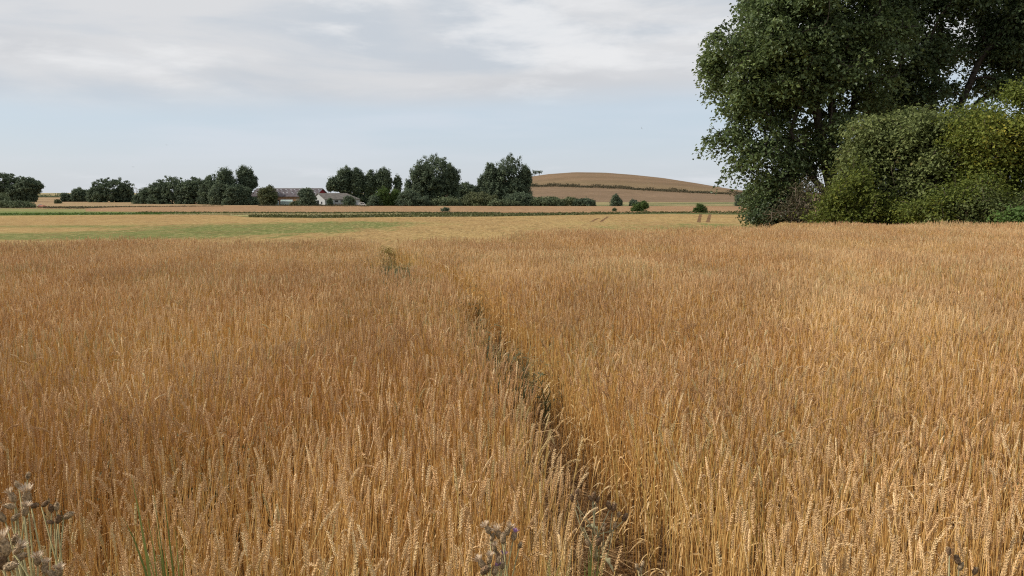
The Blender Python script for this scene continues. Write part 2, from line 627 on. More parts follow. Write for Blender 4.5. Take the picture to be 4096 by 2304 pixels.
wheel_track((2793, 889), (2800, 857), 0.75, '')
wheel_track((2829, 889), (2838, 857), 0.75, '')
wheel_track((2366, 886), (2392, 873), 0.6, '')
wheel_track((2402, 887), (2432, 866), 0.6, '')

# ------------------------------------------------------------------ leaves
def unit(v):
    return v / np.maximum(np.linalg.norm(v, axis=-1, keepdims=True), 1e-9)


def leaf_mesh(name, c, nrm, ax, ln, wd, m, tint):
    """folded pointed leaves: c centres, nrm face normals, ax leaf axes"""
    ax = unit(ax - nrm * np.sum(ax * nrm, -1, keepdims=True))
    sd_ = np.cross(nrm, ax)
    ln = ln[:, None]; wd = wd[:, None]
    v = np.stack([c - ax * ln / 2, c + sd_ * wd / 2 + nrm * wd * 0.18 - ax * ln * 0.05, c + ax * ln / 2 - nrm * ln * 0.08,
                  c - sd_ * wd / 2 + nrm * wd * 0.18 - ax * ln * 0.05], 1).reshape(-1, 3)
    f = np.arange(len(c) * 4).reshape(-1, 4)
    return np_mesh(name, v, f, m, attrs={'tint': np.repeat(tint, 4)})


def rnd_dir(n):
    return unit(rng.normal(size=(n, 3)))


# --- far trees and shrubs, built at their own place from clumps of leaves on limbs
def tubes_mesh(name, P0, P1, r0, r1, m, n=5):
    d = unit(P1 - P0)
    ref = np.where(np.abs(d[:, 2:3]) < 0.9, np.array([[0, 0, 1.0]]), np.array([[1.0, 0, 0]]))
    u = unit(np.cross(d, ref)); q = np.cross(d, u)
    vs = []
    for (P, r) in ((P0, r0), (P1, r1)):
        for k in range(n):
            a = 2 * math.pi * k / n
            vs.append(P + (u * math.cos(a) + q * math.sin(a)) * r[:, None])
    V = np.stack(vs, 1).reshape(-1, 3)
    b = np.arange(len(P0))[:, None] * (2 * n)
    f = np.concatenate([b + np.array([[k, (k + 1) % n, n + (k + 1) % n, n + k]]) for k in range(n)], 0)
    return np_mesh(name, V, f, m, smooth=True)


M_BARK = plain('grey brown bark', (0.085, 0.068, 0.05), 0.9, 0.1, 0.4, 6)
M_BARKD = plain('dark bark', (0.045, 0.038, 0.03), 0.9, 0.1, 0.4, 6)
L_DARK = leafy('dark tree foliage', (0.062, 0.090, 0.060), (0.150, 0.195, 0.115), (0.23, 0.28, 0.16), trans=0.35)
L_POP = leafy('poplar foliage', (0.066, 0.098, 0.066), (0.17, 0.215, 0.13), (0.26, 0.31, 0.18), trans=0.35)
L_GREY = leafy('grey green foliage', (0.075, 0.10, 0.055), (0.165, 0.20, 0.10), (0.24, 0.28, 0.14), trans=0.25)
L_LIGHT = leafy('bright shrub foliage', (0.05, 0.085, 0.022), (0.12, 0.18, 0.045), (0.17, 0.23, 0.06), trans=0.3)
L_OLIVE = leafy('olive foliage', (0.08, 0.095, 0.045), (0.17, 0.19, 0.09), (0.24, 0.24, 0.12), trans=0.25)


def far_plant(name, label, cat, group, px, hw, top, base, y, fol, parts=None, lacy=0.0, trunk=0.12, leaf=0.42, dense=1.0,
              up=False, flat_top=0.0, sub=None):
    """px, hw: where its middle and half width stand across the view; top/base rows; y: metres away.
    sub: further crown lobes (px, hw, top, bottom)."""
    B = at(px, base, y)
    gz = FLAT
    k = y / F
    root = empty(name, (B[0], y, gz))
    tag(root, label, cat, group)
    lobes = []
    zt = at(px, top, y)[2]
    H = zt - gz
    bot = gz + H * (trunk if trunk >= 0.1 else -0.35)
    lobes.append((B[0], hw * k, (zt + bot) / 2, (zt - bot) / 2))
    for (sx, shw, st, sb) in (sub or []):
        z1 = at(sx, st, y)[2]; z0 = at(sx, sb, y)[2]
        if sb > base - 8:
            z0 -= 0.35 * (z1 - z0)
        lobes.append(((sx - 2048) / F * y, shw * k, (z1 + z0) / 2, (z1 - z0) / 2))
    cen = []
    for (lx, rx, lz, rz) in lobes:
        vol = rx * rx * 0.9 * rz
        cr = max(0.28, min(1.15, 0.16 * (rx + rz)))
        n = int(max(30, min(420, 9.5 * (rx * rz) / (cr * cr) * (1 - 0.7 * lacy))))
        d = rnd_dir(n)
        hi_ = d[:, 2] > 0
        d[hi_, :2] *= np.minimum(1.22, 1 / np.sqrt(np.maximum(1 - d[hi_, 2] ** 2, 0.05)))[:, None]
        if trunk < 0.1:      # branches down to the ground: the lower half stays broad
            low = d[:, 2] < 0
            f_ = np.minimum(1.7, 1 / np.sqrt(np.maximum(1 - d[:, 2] ** 2, 0.05)))
            d[low, :2] *= f_[low, None]
        rad = rng.uniform(0.25, 1.0, n) ** 0.45 * rng.uniform(0.82, 1.04, n)
        p = d * rad[:, None] * np.array([rx - cr * .6, rx * 0.9, rz - cr * .6])
        # crowns are fuller low down than a ball and have a few holes
        if not up:
            p[:, 0] *= 1 + 0.15 * (p[:, 2] < 0)
        p += np.array([lx, y, lz])
        cen.append(np.c_[p, cr * rng.uniform(0.6, 1.35, n)])
    cen = np.concatenate(cen)
    cen = cen[cen[:, 2] > gz + 0.2]
    q = int(max(14, 36 * dense))
    n = len(cen)
    cc = np.repeat(cen, q, 0)
    off = rng.normal(size=(len(cc), 3)) * np.array([0.44, 0.44, 0.52 if up else 0.34]) * cc[:, 3:4]
    P = cc[:, :3] + off
    out = unit(off * np.array([1, 1, 1.3]) + rng.normal(size=off.shape) * 0.25 * cc[:, 3:4] + np.array([0, 0, 0.25]))
    tint = np.clip(np.repeat(rng.normal(0.4, 0.2, n), q) + rng.normal(0, 0.16, len(cc)), 0, 1)
    ls = leaf * rng.uniform(0.65, 1.25, len(cc)) * (y / 380) ** 0.7 * (1.55 if y > 300 else 1.3)
    mid_ = np.linalg.norm(cc[:, :3] - cen[:, :3].mean(0), axis=1) < 0.5 * np.linalg.norm(cen[:, :3] - cen[:, :3].mean(0), axis=1).max()
    ls = np.where(mid_, ls * (1.5 - 0.5 * lacy), ls)
    P = P - np.array([B[0], y, gz])
    keep = P[:, 2] > 0.05
    me = leaf_mesh('crown', P[keep], out[keep], rnd_dir(len(P))[keep], ls[keep], ls[keep] * 0.75, fol, tint[keep])
    o = link('crown', me, root)
    # trunk and limbs
    c0 = cen[:, :3] - np.array([B[0], y, gz])
    ctop = c0[:, 2].max()
    fork = np.array([0, 0, max(0.22 * H, bot - gz + 0.1 * H)])
    idx = rng.choice(len(c0), min(len(c0), 26), replace=False)
    P0 = [np.array([0, 0, -0.3])]; P1 = [fork]; r0 = [H * 0.022]; r1 = [H * 0.016]
    P0.append(fork); P1.append(np.array([0.02 * H, 0, ctop * 0.9])); r0.append(H * 0.016); r1.append(0.05)
    for i in idx:
        h0 = fork * rng.uniform(0.6, 1.0) + np.array([0, 0, max(0, (c0[i, 2] - fork[2])) * rng.uniform(0, 0.5)])
        mid = (h0 + c0[i]) / 2 + np.array([0, 0, 0.05 * H])
        P0 += [h0, mid]; P1 += [mid, c0[i]]; r0 += [H * 0.008, H * 0.005]; r1 += [H * 0.005, 0.03]
    tm = tubes_mesh('trunk', np.array(P0), np.array(P1), np.array(r0), np.array(r1), M_BARK, 5)
    link('trunk', tm, root)
    return root


G_L = 'trees along the left skyline'
G_P = 'poplars behind the farm'
G_S = 'bushes along the far field edge'
G_C = 'dense trees left of the farm'
T = far_plant
T('broadleaf_tree', 'tallest dark tree at the left edge of the view, cut by the frame', 'tree', G_L, 15, 75, 684, 810, 520, L_DARK, sub=[(-70, 80, 690, 805)])
T('broadleaf_tree', 'dark round tree with a lacy, see-through right edge near the left frame edge', 'tree', G_L, 118, 48, 703, 810, 515, L_DARK, lacy=0.1,
  sub=[(162, 24, 722, 768), (80, 45, 730, 806), (130, 30, 745, 805)])
T('shrub', 'tall green bush behind the low mound of bushes at the left edge', 'shrub', G_S, 2, 42, 762, 833, 322, L_GREY, trunk=0.0, leaf=0.3, sub=[(-60, 60, 770, 830)])
T('shrub', 'low grey green mound of bushes at the end of the green crop', 'shrub', G_S, 78, 58, 797, 833, 318, L_GREY, trunk=0.0, leaf=0.28, sub=[(25, 45, 793, 832), (128, 24, 816, 833)])
T('shrub', 'small round bush alone in the stubble, left of the small trees', 'shrub', G_S, 232, 13, 796, 816, 440, L_OLIVE, trunk=0.0, leaf=0.35)
T('broadleaf_tree', 'smallest dark tree, left of the rounded tree on the left skyline', 'tree', G_L, 258, 14, 767, 808, 525, L_DARK, trunk=0.02)
T('broadleaf_tree', 'small round topped tree left of the great domed tree', 'tree', G_L, 322, 36, 747, 808, 525, L_DARK, trunk=0.02, sub=[(355, 24, 770, 806), (290, 14, 772, 806)])
T('broadleaf_tree', 'great dark domed tree standing alone just left of the utility pole', 'tree', G_L, 452, 80, 700, 811, 500, L_DARK, trunk=0.02, sub=[(395, 34, 740, 808), (510, 36, 730, 808)])
T('shrub', 'little bush at the foot of the utility pole', 'shrub', G_S, 538, 13, 785, 807, 498, L_GREY, trunk=0.0, leaf=0.4)
T('broadleaf_tree', 'low leftmost tree of the dense wood, right of the utility pole', 'tree', G_C, 600, 46, 742, 817, 430, L_DARK, trunk=0.0, sub=[(565, 22, 765, 815)])
T('broadleaf_tree', 'broad round tree second from the left in the dense wood', 'tree', G_C, 690, 75, 699, 818, 425, L_DARK, trunk=0.03, sub=[(640, 40, 724, 816)])
T('broadleaf_tree', 'dark tree with a level top in the middle of the dense wood', 'tree', G_C, 778, 52, 701, 818, 420, L_DARK, trunk=0.02, sub=[(740, 35, 720, 818)])
T('broadleaf_tree', 'sloping topped tree left of the spiky poplar in the dense wood', 'tree', G_C, 848, 55, 689, 820, 410, L_DARK, trunk=0.02)
T('poplar_tree', 'poplar with a spiky tuft on top, left of the tall airy poplar', 'tree', G_P, 905, 34, 661, 822, 395, L_POP, up=True, sub=[(915, 62, 698, 822), (890, 50, 730, 822)])
T('poplar_tree', 'tall airy poplar at the right end of the dense wood', 'tree', G_P, 985, 36, 652, 822, 400, L_POP, up=True, lacy=0.25, trunk=0.2, sub=[(1018, 24, 700, 760), (1000, 34, 685, 770)])
T('broadleaf_tree', 'low dark tree under the tall airy poplar', 'tree', G_C, 950, 62, 728, 823, 390, L_DARK, trunk=0.0, sub=[(1015, 40, 780, 823)])
T('willow_tree', 'thin olive tree standing in front of the long barn roof', 'tree', G_C, 1070, 38, 733, 822, 372, L_OLIVE, lacy=0.3, sub=[(1080, 42, 755, 815)], trunk=0.1)
T('conifer_tree', 'dark upright tree between the long barn and the white house', 'tree', G_C, 1235, 30, 742, 823, 362, L_POP, trunk=0.0, sub=[(1238, 40, 775, 823), (1228, 28, 748, 800)])
for (px, hw, tp, lab, sb) in [
    (1383, 36, 659, 'leftmost poplar behind the white house, its crown sloping to the left', [(1345, 32, 700, 770), (1325, 15, 725, 768)]),
    (1433, 32, 662, 'second poplar from the left behind the white house roof', [(1433, 36, 695, 790)]),
    (1487, 30, 674, 'lower third poplar in the row behind the farm', [(1475, 26, 700, 790)]),
    (1535, 33, 661, 'fourth poplar, behind the bright green shrub', [(1540, 38, 690, 780)]),
    (1592, 17, 692, 'slim small poplar at the right end of the poplar row', [])]:
    T('poplar_tree', lab, 'tree', G_P, px, hw, tp, 818, 425, L_POP, up=True, lacy=0.15, trunk=0.18, sub=sb)
T('broadleaf_tree', 'low dark trees behind the hipped end of the white house', 'tree', G_C, 1440, 70, 770, 818, 430, L_DARK, trunk=0.0, sub=[(1370, 50, 770, 812), (1510, 40, 765, 815)])
T('broadleaf_tree', 'broad tall poplar-like tree in the middle of the view', 'tree', G_P, 1745, 88, 615, 822, 378, L_POP, up=True, trunk=0.14,
  sub=[(1690, 52, 650, 760), (1810, 36, 655, 780), (1680, 60, 720, 820), (1780, 66, 700, 820), (1640, 20, 712, 800)])
T('broadleaf_tree', 'dark low tree between the two tallest trees', 'tree', G_C, 1862, 48, 724, 815, 450, L_DARK, trunk=0.0, sub=[(1890, 40, 735, 815)])
T('broadleaf_tree', 'tallest dense tree, standing against the left foot of the hill', 'tree', G_P, 2045, 72, 600, 822, 376, L_POP, up=True, trunk=0.06,
  sub=[(1965, 36, 646, 780), (1985, 60, 700, 822), (2070, 62, 700, 820), (1935, 30, 690, 815), (2100, 30, 660, 760)])
for i, (px, hw, tp, fol, lab, sb) in enumerate([
    (1500, 30, 775, L_DARK, 'rounded green bush just right of the white van', []),
    (1535, 34, 739, L_LIGHT, 'brightest green tall shrub below the poplars', [(1520, 34, 765, 826)]),
    (1580, 26, 744, L_LIGHT, 'upright pale green shrub right of the brightest shrub', [(1590, 30, 775, 826)]),
    (1665, 60, 776, L_DARK, 'dark bush under the left side of the broad middle tree', [(1640, 50, 750, 826), (1620, 30, 790, 826)]),
    (1790, 62, 785, L_GREY, 'low grey green bush under the right side of the broad middle tree', [(1740, 40, 795, 827)]),
    (1925, 74, 761, L_OLIVE, 'rounded olive bush in front of the gap between the two tallest trees', [(1880, 40, 785, 827)]),
    (1995, 40, 790, L_GREY, 'low bush right of the rounded olive bush', []),
    (2070, 60, 762, L_DARK, 'dark bush at the foot of the tallest dense tree', [(2110, 40, 772, 826)]),
    (2055, 55, 792, L_GREY, 'pale low bush in front of the dark bush at the tallest tree', []),
    (2200, 62, 781, L_GREY, 'grey green bush in front of the lower hill field', [(2150, 40, 786, 827)]),
    (2280, 45, 783, L_OLIVE, 'olive bush second from the right end of the bush row', []),
    (2345, 34, 789, L_DARK, 'dark bush that ends the bush row on the right', [(2360, 22, 796, 825), (2310, 26, 790, 827)])]):
    T('shrub', lab, 'shrub', G_S, px, hw, tp, 828, 350 + (i % 3) * 3 - (6 if tp > 785 else 0), fol, trunk=0.0, leaf=0.36, sub=sb)
T('conifer_tree', 'lone dark upright tree in front of the hill, right of the bush row', 'tree', G_C, 2462, 20, 770, 826, 352, L_DARK, trunk=0.0, sub=[(2464, 25, 785, 824)], leaf=0.34)
T('shrub', 'small dark bush behind the round bright bush', 'shrub', G_S, 2532, 16, 796, 826, 352, L_DARK, trunk=0.0, leaf=0.34, sub=[(2545, 20, 806, 826)])
T('shrub', 'round bright green bush on the weedy bank below the hill', 'shrub', G_S, 2558, 34, 803, 853, 248, L_LIGHT, trunk=0.0, leaf=0.26, sub=[(2540, 22, 822, 853), (2572, 22, 800, 840)])
T('shrub', 'thin little bush left of the round bright bush', 'shrub', G_S, 2457, 9, 828, 853, 248, L_OLIVE, trunk=0.0, leaf=0.22)
T('shrub', 'round dark bush on the weedy bank in the middle of the view', 'shrub', G_S, 1781, 21, 825, 856, 246, L_DARK, trunk=0.0, leaf=0.24)
T('broadleaf_tree', 'small pale green tree beside the wheel tracks', 'tree', G_S, 2797, 20, 808, 857, 236, L_LIGHT, trunk=0.12, leaf=0.20, lacy=0.5, sub=[(2782, 16, 825, 850), (2812, 17, 820, 852)])
T('broadleaf_tree', 'dark distant tree peeping out left of the great near tree', 'tree', G_C, 2968, 32, 766, 826, 340, L_DARK, trunk=0.0, sub=[(3000, 34, 775, 826)], leaf=0.36)


def hill_tree(px, hw, top, base, lab):
    y = 868
    B = at(px, base, y)
    k = y / F
    z0 = float(hill_z(B[0], y)) - 0.3
    root = tag(empty('broadleaf_tree', (B[0], y, z0)), lab, 'tree', 'little trees on the hill top')
    H = at(px, top, y)[2] - z0
    n = 420
    cc = np.repeat(rng.normal(size=(14, 3)) * np.array([hw * k * .5, hw * k * .5, H * 0.16]) + np.array([0, 0, H * 0.7]), n // 14, 0)
    P = cc + rng.normal(size=(len(cc), 3)) * 0.5
    link('crown', leaf_mesh('crown', P, rnd_dir(len(P)), rnd_dir(len(P)), np.full(len(P), 0.75), np.full(len(P), 0.5), L_DARK, rng.random(len(P))), root)
    link('trunk', tubes_mesh('trunk', np.array([[0, 0, 0], [0, 0, H * .4]]), np.array([[0, 0, H * .4], [.3, 0, H * .85]]), np.array([.28, .2]), np.array([.2, .08]), M_BARK), root)


hill_tree(2139, 8, 683, 703, 'left of two tiny trees on the skyline of the hill')
hill_tree(2157, 8, 680, 701, 'right of two tiny trees on the skyline of the hill')


def hedge_line(name, label, pts, wid, hgt, n, leaf, fol, zfun, group=None):
    """a low hedge along a line of (x, y) points"""
    pts = np.array(pts, float)
    seg = np.linalg.norm(np.diff(pts, axis=0), axis=1)
    s = np.concatenate([[0], np.cumsum(seg)])
    t = rng.random(n) * s[-1]
    hx = np.interp(t, s, pts[:, 0]); hy = np.interp(t, s, pts[:, 1])
    lump = 0.55 + 0.45 * np.sin(t * 0.21) * np.sin(t * 0.083 + 1) + 0.25 * np.sin(t * 0.7)
    lump = np.clip(lump, 0.1, 1.2)
    x = hx + rng.normal(0, wid * 0.2, n); y = hy + rng.normal(0, wid * 0.35, n)
    z = zfun(x, y) + rng.random(n) ** 0.8 * hgt * lump
    P = np.stack([x, y, z], 1)
    o0 = np.array([pts[0, 0], pts[0, 1], float(zfun(pts[0, 0], pts[0, 1]))])
    nrm = unit(rnd_dir(n) + np.array([0, -0.3, 0.6]))
    ls = leaf * rng.uniform(0.6, 1.3, n)
    me = leaf_mesh('foliage', P - o0, nrm, rnd_dir(n), ls, ls * 0.7, fol, np.clip(rng.normal(0.35, 0.25, n), 0, 1))
    root = tag(empty(name, tuple(o0)), label, 'hedge', group)
    link('foliage', me, root)
    k = np.linspace(0, s[-1], 40)
    kx = np.interp(k, s, pts[:, 0]); ky = np.interp(k, s, pts[:, 1])
    P0 = np.stack([kx, ky, zfun(kx, ky) - 0.1], 1) - o0
    P1 = P0 + np.array([0, 0, hgt * 0.6])
    tag(link('stems', tubes_mesh('stems', P0, P1, np.full(40, 0.06), np.full(40, 0.03), M_BARK, 4), root), kind='stuff')
    return root


L_HEDGE = leafy('hedge foliage', (0.06, 0.055, 0.032), (0.125, 0.11, 0.062), (0.18, 0.15, 0.085))
hpx = np.linspace(2060, 3150, 24)
hedge_line('hedge', 'dark brown hedge running slantwise across the hill', [((p - 2048) / F * hedge_y(p), hedge_y(p)) for p in hpx], 10, 2.6, 11000, 0.8, L_HEDGE, hill_z)
flatz = lambda x, y: np.full_like(np.asarray(x, float), FLAT)
hedge_line('hedge', 'thin green hedge on the horizon between the left trees', [((p - 2048) / F * 1000, 1000) for p in (100, 300, 560)], 14, 5.5, 5000, 1.1, L_GREY, flatz)
hedge_line('hedge', 'long far hedge closing the plain behind the farm', [(-900, 1180), (-500, 1100), (0, 1100)], 14, 4.5, 7000, 1.2, L_DARK, flatz)

# weeds of the bank, uncountable
def weed_stuff(name, label, n, pfun, hfun, leaf, fol, upright=True):
    P = pfun(n)
    h = hfun(len(P))
    P[:, 2] += h * 0.4
    nrm = unit(rnd_dir(len(P)) * np.array([1, 1, 0.5]))
    ax = unit(np.array([0, 0, 1.0]) + rng.normal(0, 0.45, (len(P), 3)))
    o = link(name, leaf_mesh(name, P, nrm, ax, h, leaf * rng.uniform(0.6, 1.3, len(P)), fol, np.clip(rng.normal(0.45, 0.25, len(P)), 0, 1)))
    return tag(o, label, 'weeds', kind='stuff')


def on_rows(cols, r0, r1, zoff=0.35):
    def f(n):
        px = rng.uniform(cols[0], cols[-1], n)
        lo = np.interp(px, cols, r0); hi = np.interp(px, cols, r1)
        rr = rng.uniform(0, 1, n) * (hi - lo) + lo
        y = row_y(rr, FLAT + 0.4)
        x = (px - 2048) / F * y
        return np.stack([x, y, terrain(x, y) + zoff - 0.2], 1)
    return f


def lumpy(a, b):
    def f(n):
        return a + (b - a) * rng.random(n) ** 2
    return f


L_BANKW = leafy('bank weeds', (0.065, 0.075, 0.028), (0.14, 0.145, 0.055), (0.24, 0.21, 0.095))
L_CREAM = leafy('pale dry grass', (0.26, 0.22, 0.10), (0.45, 0.40, 0.22), (0.55, 0.50, 0.30))
cb = [1000, 1300, 1700, 2100, 2500, 2690, 2850, 3200, 3800]
weed_stuff('weeds', 'dark green weeds along the ditch between the fields', 9000,
           on_rows(cb, [866, 871, 866, 863, 856, 852, 853, 861, 862], [861, 863, 857, 853, 849, 850, 847, 850, 850]), lumpy(0.25, 0.9), 0.75, L_BANKW)
weed_stuff('weeds', 'dark weed line along the top of the pale grass bank', 6000,
           on_rows([560, 900, 1300, 1480, 1700, 2000], [853, 853, 854, 853, 853, 855], [849, 850, 851, 850, 850, 851]), lumpy(0.25, 0.8), 0.7, L_BANKW)
weed_stuff('dry_grass', 'pale dry grass on the bank below the farm', 7000,
           on_rows([650, 900, 1300, 1650], [860, 860, 861, 860], [856, 854, 855, 856]), lumpy(0.25, 0.7), 0.5, L_CREAM)
weed_stuff('weeds', 'bright green weeds at the lower edge of the green crop', 6000,
           on_rows([-300, 0, 600, 800], [862, 862, 859, 857], [856, 855, 852, 853]), lumpy(0.25, 0.8), 0.6, L_LIGHT)
weed_stuff('dry_grass', 'brown grass strips across the stubble below the left trees', 5000,
           on_rows([180, 380, 640, 900], [831, 832, 829, 826], [828, 827, 826, 825]), lumpy(0.3, 1.0), 0.3, L_HEDGE)

# ------------------------------------------------------------------ farm
M_ROOFB = plain('weathered fibre cement roof', (0.095, 0.082, 0.088), 0.9, 0.15, 0.25, 0.5)
M_SKYL = plain('plastic skylight sheet', (0.30, 0.31, 0.33), 0.5, 0.4, 0.1)
M_BRICK = plain('tan brick wall', (0.25, 0.16, 0.10), 0.9, 0.1, 0.25, 1.0)
M_RED = plain('red painted gable boards', (0.20, 0.025, 0.03), 0.8, 0.2, 0.2)
M_TRIM = plain('grey trim', (0.42, 0.43, 0.44), 0.7, 0.2, 0.1)
M_WHITE = plain('whitewashed wall', (0.42, 0.43, 0.44), 0.85, 0.2, 0.08)
M_ROOFH = plain('grey brown slate roof', (0.15, 0.135, 0.12), 0.9, 0.15, 0.2, 0.8)
M_DARKG = plain('dark opening glass', (0.02, 0.022, 0.025), 0.25, 0.5, 0.1)
M_WOOD = plain('weathered wood', (0.22, 0.19, 0.15), 0.9, 0.1, 0.25)
M_VAN = plain('white vehicle paint', (0.75, 0.75, 0.74), 0.35, 0.5, 0.04)
M_TYRE = plain('tyre rubber', (0.02, 0.02, 0.02), 0.85, 0.2, 0.1)
M_GPANE = plain('greenish greenhouse pane', (0.33, 0.42, 0.38), 0.25, 0.5, 0.2, 2)
M_RUST = plain('rust red sheet', (0.22, 0.075, 0.045), 0.8, 0.2, 0.3)


def build_barn():
    a = R(-18)
    y = 400.0
    L, W = 37.0, 13.5
    zr, ze = 8.1, 4.4
    # the right gable's apex stands at column 1293
    ax_, ay_ = math.cos(a), math.sin(a)          # long axis
    gx = (1293 - 2048) / F * y
    cx, cy = gx - ax_ * L / 2, y - ay_ * L / 2
    root = tag(empty('barn', (cx, cy, FLAT), a), 'long barn with grey corrugated roof dotted with skylights and a red gable end', 'barn')
    h = L / 2; wv = W / 2
    m = MB(); m.box(-h, h, -wv, wv, -0.3, ze); m.build('wall', M_BRICK, root)
    for sx in (-h, h):
        g = MB()
        g.add([(sx - .1, -wv, ze), (sx + .1, -wv, ze), (sx + .1, wv, ze), (sx - .1, wv, ze), (sx - .1, 0, zr - .1), (sx + .1, 0, zr - .1)],
              [(0, 3, 4), (1, 5, 2), (0, 1, 2, 3), (0, 4, 5, 1), (3, 2, 5, 4)])
        g.build('gable', M_RED, root)
    e = 0.5
    r = MB()
    ez = ze - e * (zr - ze) / wv
    for s in (-1, 1):
        r.add([(-h - e, s * (wv + e), ez), (h + e, s * (wv + e), ez), (h + e, 0, zr), (-h - e, 0, zr),
               (-h - e, s * (wv + e), ez + .18), (h + e, s * (wv + e), ez + .18), (h + e, 0, zr + .18), (-h - e, 0, zr + .18)],
              [(0, 1, 2, 3), (4, 7, 6, 5), (0, 4, 5, 1), (1, 5, 6, 2), (0, 3, 7, 4)])
    roof = r.build('roof', M_ROOFB, root)
    rd = MB(); rd.tube([(-h - e, 0, zr + .2), (h + e, 0, zr + .2)], 0.2, 6); rd.build('ridge_cap', M_TRIM, roof)
    ve = MB()
    for s in (-1, 1):
        ve.tube([(h + e + .05, s * (wv + e), ez + .1), (h + e + .05, 0, zr + .1)], 0.16, 4)
    ve.build('verge_board', M_TRIM, roof)
    sk = MB(); sk.box(-0.42, 0.42, -0.22, 0.22, 0, 0.06)
    skm = sk.mesh('skylight', M_SKYL)
    sl = math.atan2(zr - ze, wv)
    for rr in range(4):
        for i in range(14):
            if (rr == 2 and i == 4) or (rr == 3 and i in (0, 7)):
                continue
            t = 0.17 + rr * 0.2
            yy = -wv * t
            o = link('skylight', skm, roof, (-h + 1.6 + i * 2.62 + (rr % 2) * 1.3 + 0.3 * math.sin(i * 2.1 + rr), yy, zr - (zr - ze) * t + 0.2))
            o.rotation_euler = (sl, 0, 0)
    d = MB(); d.box(8, 11, -wv - .06, -wv, 0, 3.2); d.build('door', M_WOOD, root)
    for i in range(7):
        wn = MB(); wn.box(-15 + i * 3.1, -13.8 + i * 3.1, -wv - .05, -wv + .02, 1.8, 2.6); wn.build('window', M_DARKG, root)
    return root


build_barn()


def build_house():
    a = R(43)
    y = 384.0
    L, W = 19.0, 12.0
    zr, ze = 5.75, 3.0
    gx = (1278 - 2048) / F * y
    dx, dy = math.cos(a), math.sin(a)
    root = tag(empty('house', (gx + dx * L / 2, y + dy * L / 2, FLAT), a), 'low white farmhouse with grey roof and white gable facing left', 'house')
    h = L / 2; wv = W / 2
    m = MB(); m.box(-h, h, -wv, wv, -0.3, ze)
    m.add([(-h, -wv, ze), (-h + .3, -wv, ze), (-h + .3, wv, ze), (-h, wv, ze), (-h, 0, zr - .05), (-h + .3, 0, zr - .05)],
          [(0, 3, 4), (1, 5, 2), (0, 4, 5, 1), (3, 2, 5, 4)])
    m.build('wall', M_WHITE, root)
    r = MB()
    e = 0.35; hip = 3.6
    ez = ze - e * (zr - ze) / wv
    for s in (-1, 1):
        r.add([(-h - e, s * (wv + e), ez), (h + e, s * (wv + e), ez), (h - hip, 0, zr), (-h - e, 0, zr),
               (-h - e, s * (wv + e), ez + .2), (h + e, s * (wv + e), ez + .2), (h - hip, 0, zr + .2), (-h - e, 0, zr + .2)],
              [(0, 1, 2, 3), (4, 7, 6, 5), (0, 4, 5, 1), (0, 3, 7, 4)])
    r.add([(h + e, -wv - e, ez + .2), (h + e, wv + e, ez + .2), (h - hip, 0, zr + .2), (h + e, -wv - e, ez), (h + e, wv + e, ez), (h - hip, 0, zr)],
          [(0, 1, 2), (3, 5, 4), (0, 3, 4, 1)])
    r.build('roof', M_ROOFH, root)
    d = MB(); d.box(-h - .05, -h + .02, -0.6, 1.7, 0, 2.5); d.build('doorway', M_DARKG, root)
    d = MB(); d.box(-h - .08, -h + .02, -3.6, -2.6, 0.9, 1.9); d.build('window', M_DARKG, root)
    for i in range(5):
        wn = MB(); wn.box(-7.5 + i * 3.2, -5.6 + i * 3.2, -wv - .05, -wv + .02, 1.7, 2.5)
        o = wn.build('window', M_DARKG, root)
        fr = MB(); fr.box(-7.6 + i * 3.2, -5.5 + i * 3.2, -wv - .09, -wv - .052, 1.58, 1.69); fr.build('sill', M_TRIM, o)
    wn = MB(); wn.box(-h + 19, -h + 20, -wv - .05, -wv + .02, 0, 2.1); wn.build('door', M_WOOD, root)
    return root


build_house()

# greenhouse: white frame with pale green panes
gp = at(1121, 822, 376)
gh = tag(empty('greenhouse', (gp[0], 376, FLAT), R(5)), 'small white framed greenhouse with greenish panes in front of the long barn', 'greenhouse')
b = MB(); b.box(0, 5.6, 0, 3, 0, 0.35); b.build('plinth', M_WHITE, gh)
fr = MB()
for i in range(6):
    fr.box(i * 1.1 - .05 + .05, i * 1.1 + .1, -0.03, 0.06, .35, 2.0); fr.box(i * 1.1, i * 1.1 + .1, 2.94, 3.03, .35, 2.0)
    fr.tube([(i * 1.1 + .05, 0, 2.0), (i * 1.1 + .05, 1.5, 2.85)], 0.05, 4); fr.tube([(i * 1.1 + .05, 3, 2.0), (i * 1.1 + .05, 1.5, 2.85)], 0.05, 4)
fr.box(0, 5.65, -.06, .08, 1.95, 2.12); fr.box(0, 5.65, 2.92, 3.06, 1.95, 2.12); fr.tube([(0, 1.5, 2.88), (5.65, 1.5, 2.88)], 0.07, 4)
fr.build('frame', M_WHITE, gh)
for i in range(5):
    p = MB(); p.box(i * 1.1 + .105, i * 1.1 + 1.095, 0, .03, .36, 1.94); p.build('pane', M_GPANE, gh)
    p = MB(); p.add([(i * 1.1 + .105, 0, 2.03), (i * 1.1 + 1.095, 0, 2.03), (i * 1.1 + 1.095, 1.5, 2.86), (i * 1.1 + .105, 1.5, 2.86)], [(0, 1, 2, 3)])
    p.build('roof_pane', M_GPANE, gh)
p = MB(); p.add([(0, .06, .36), (0, 2.94, .36), (0, 2.94, 2.0), (0, 1.5, 2.84), (0, .06, 2.0)], [(0, 1, 2, 3, 4)]); p.build('end_pane', M_GPANE, gh)
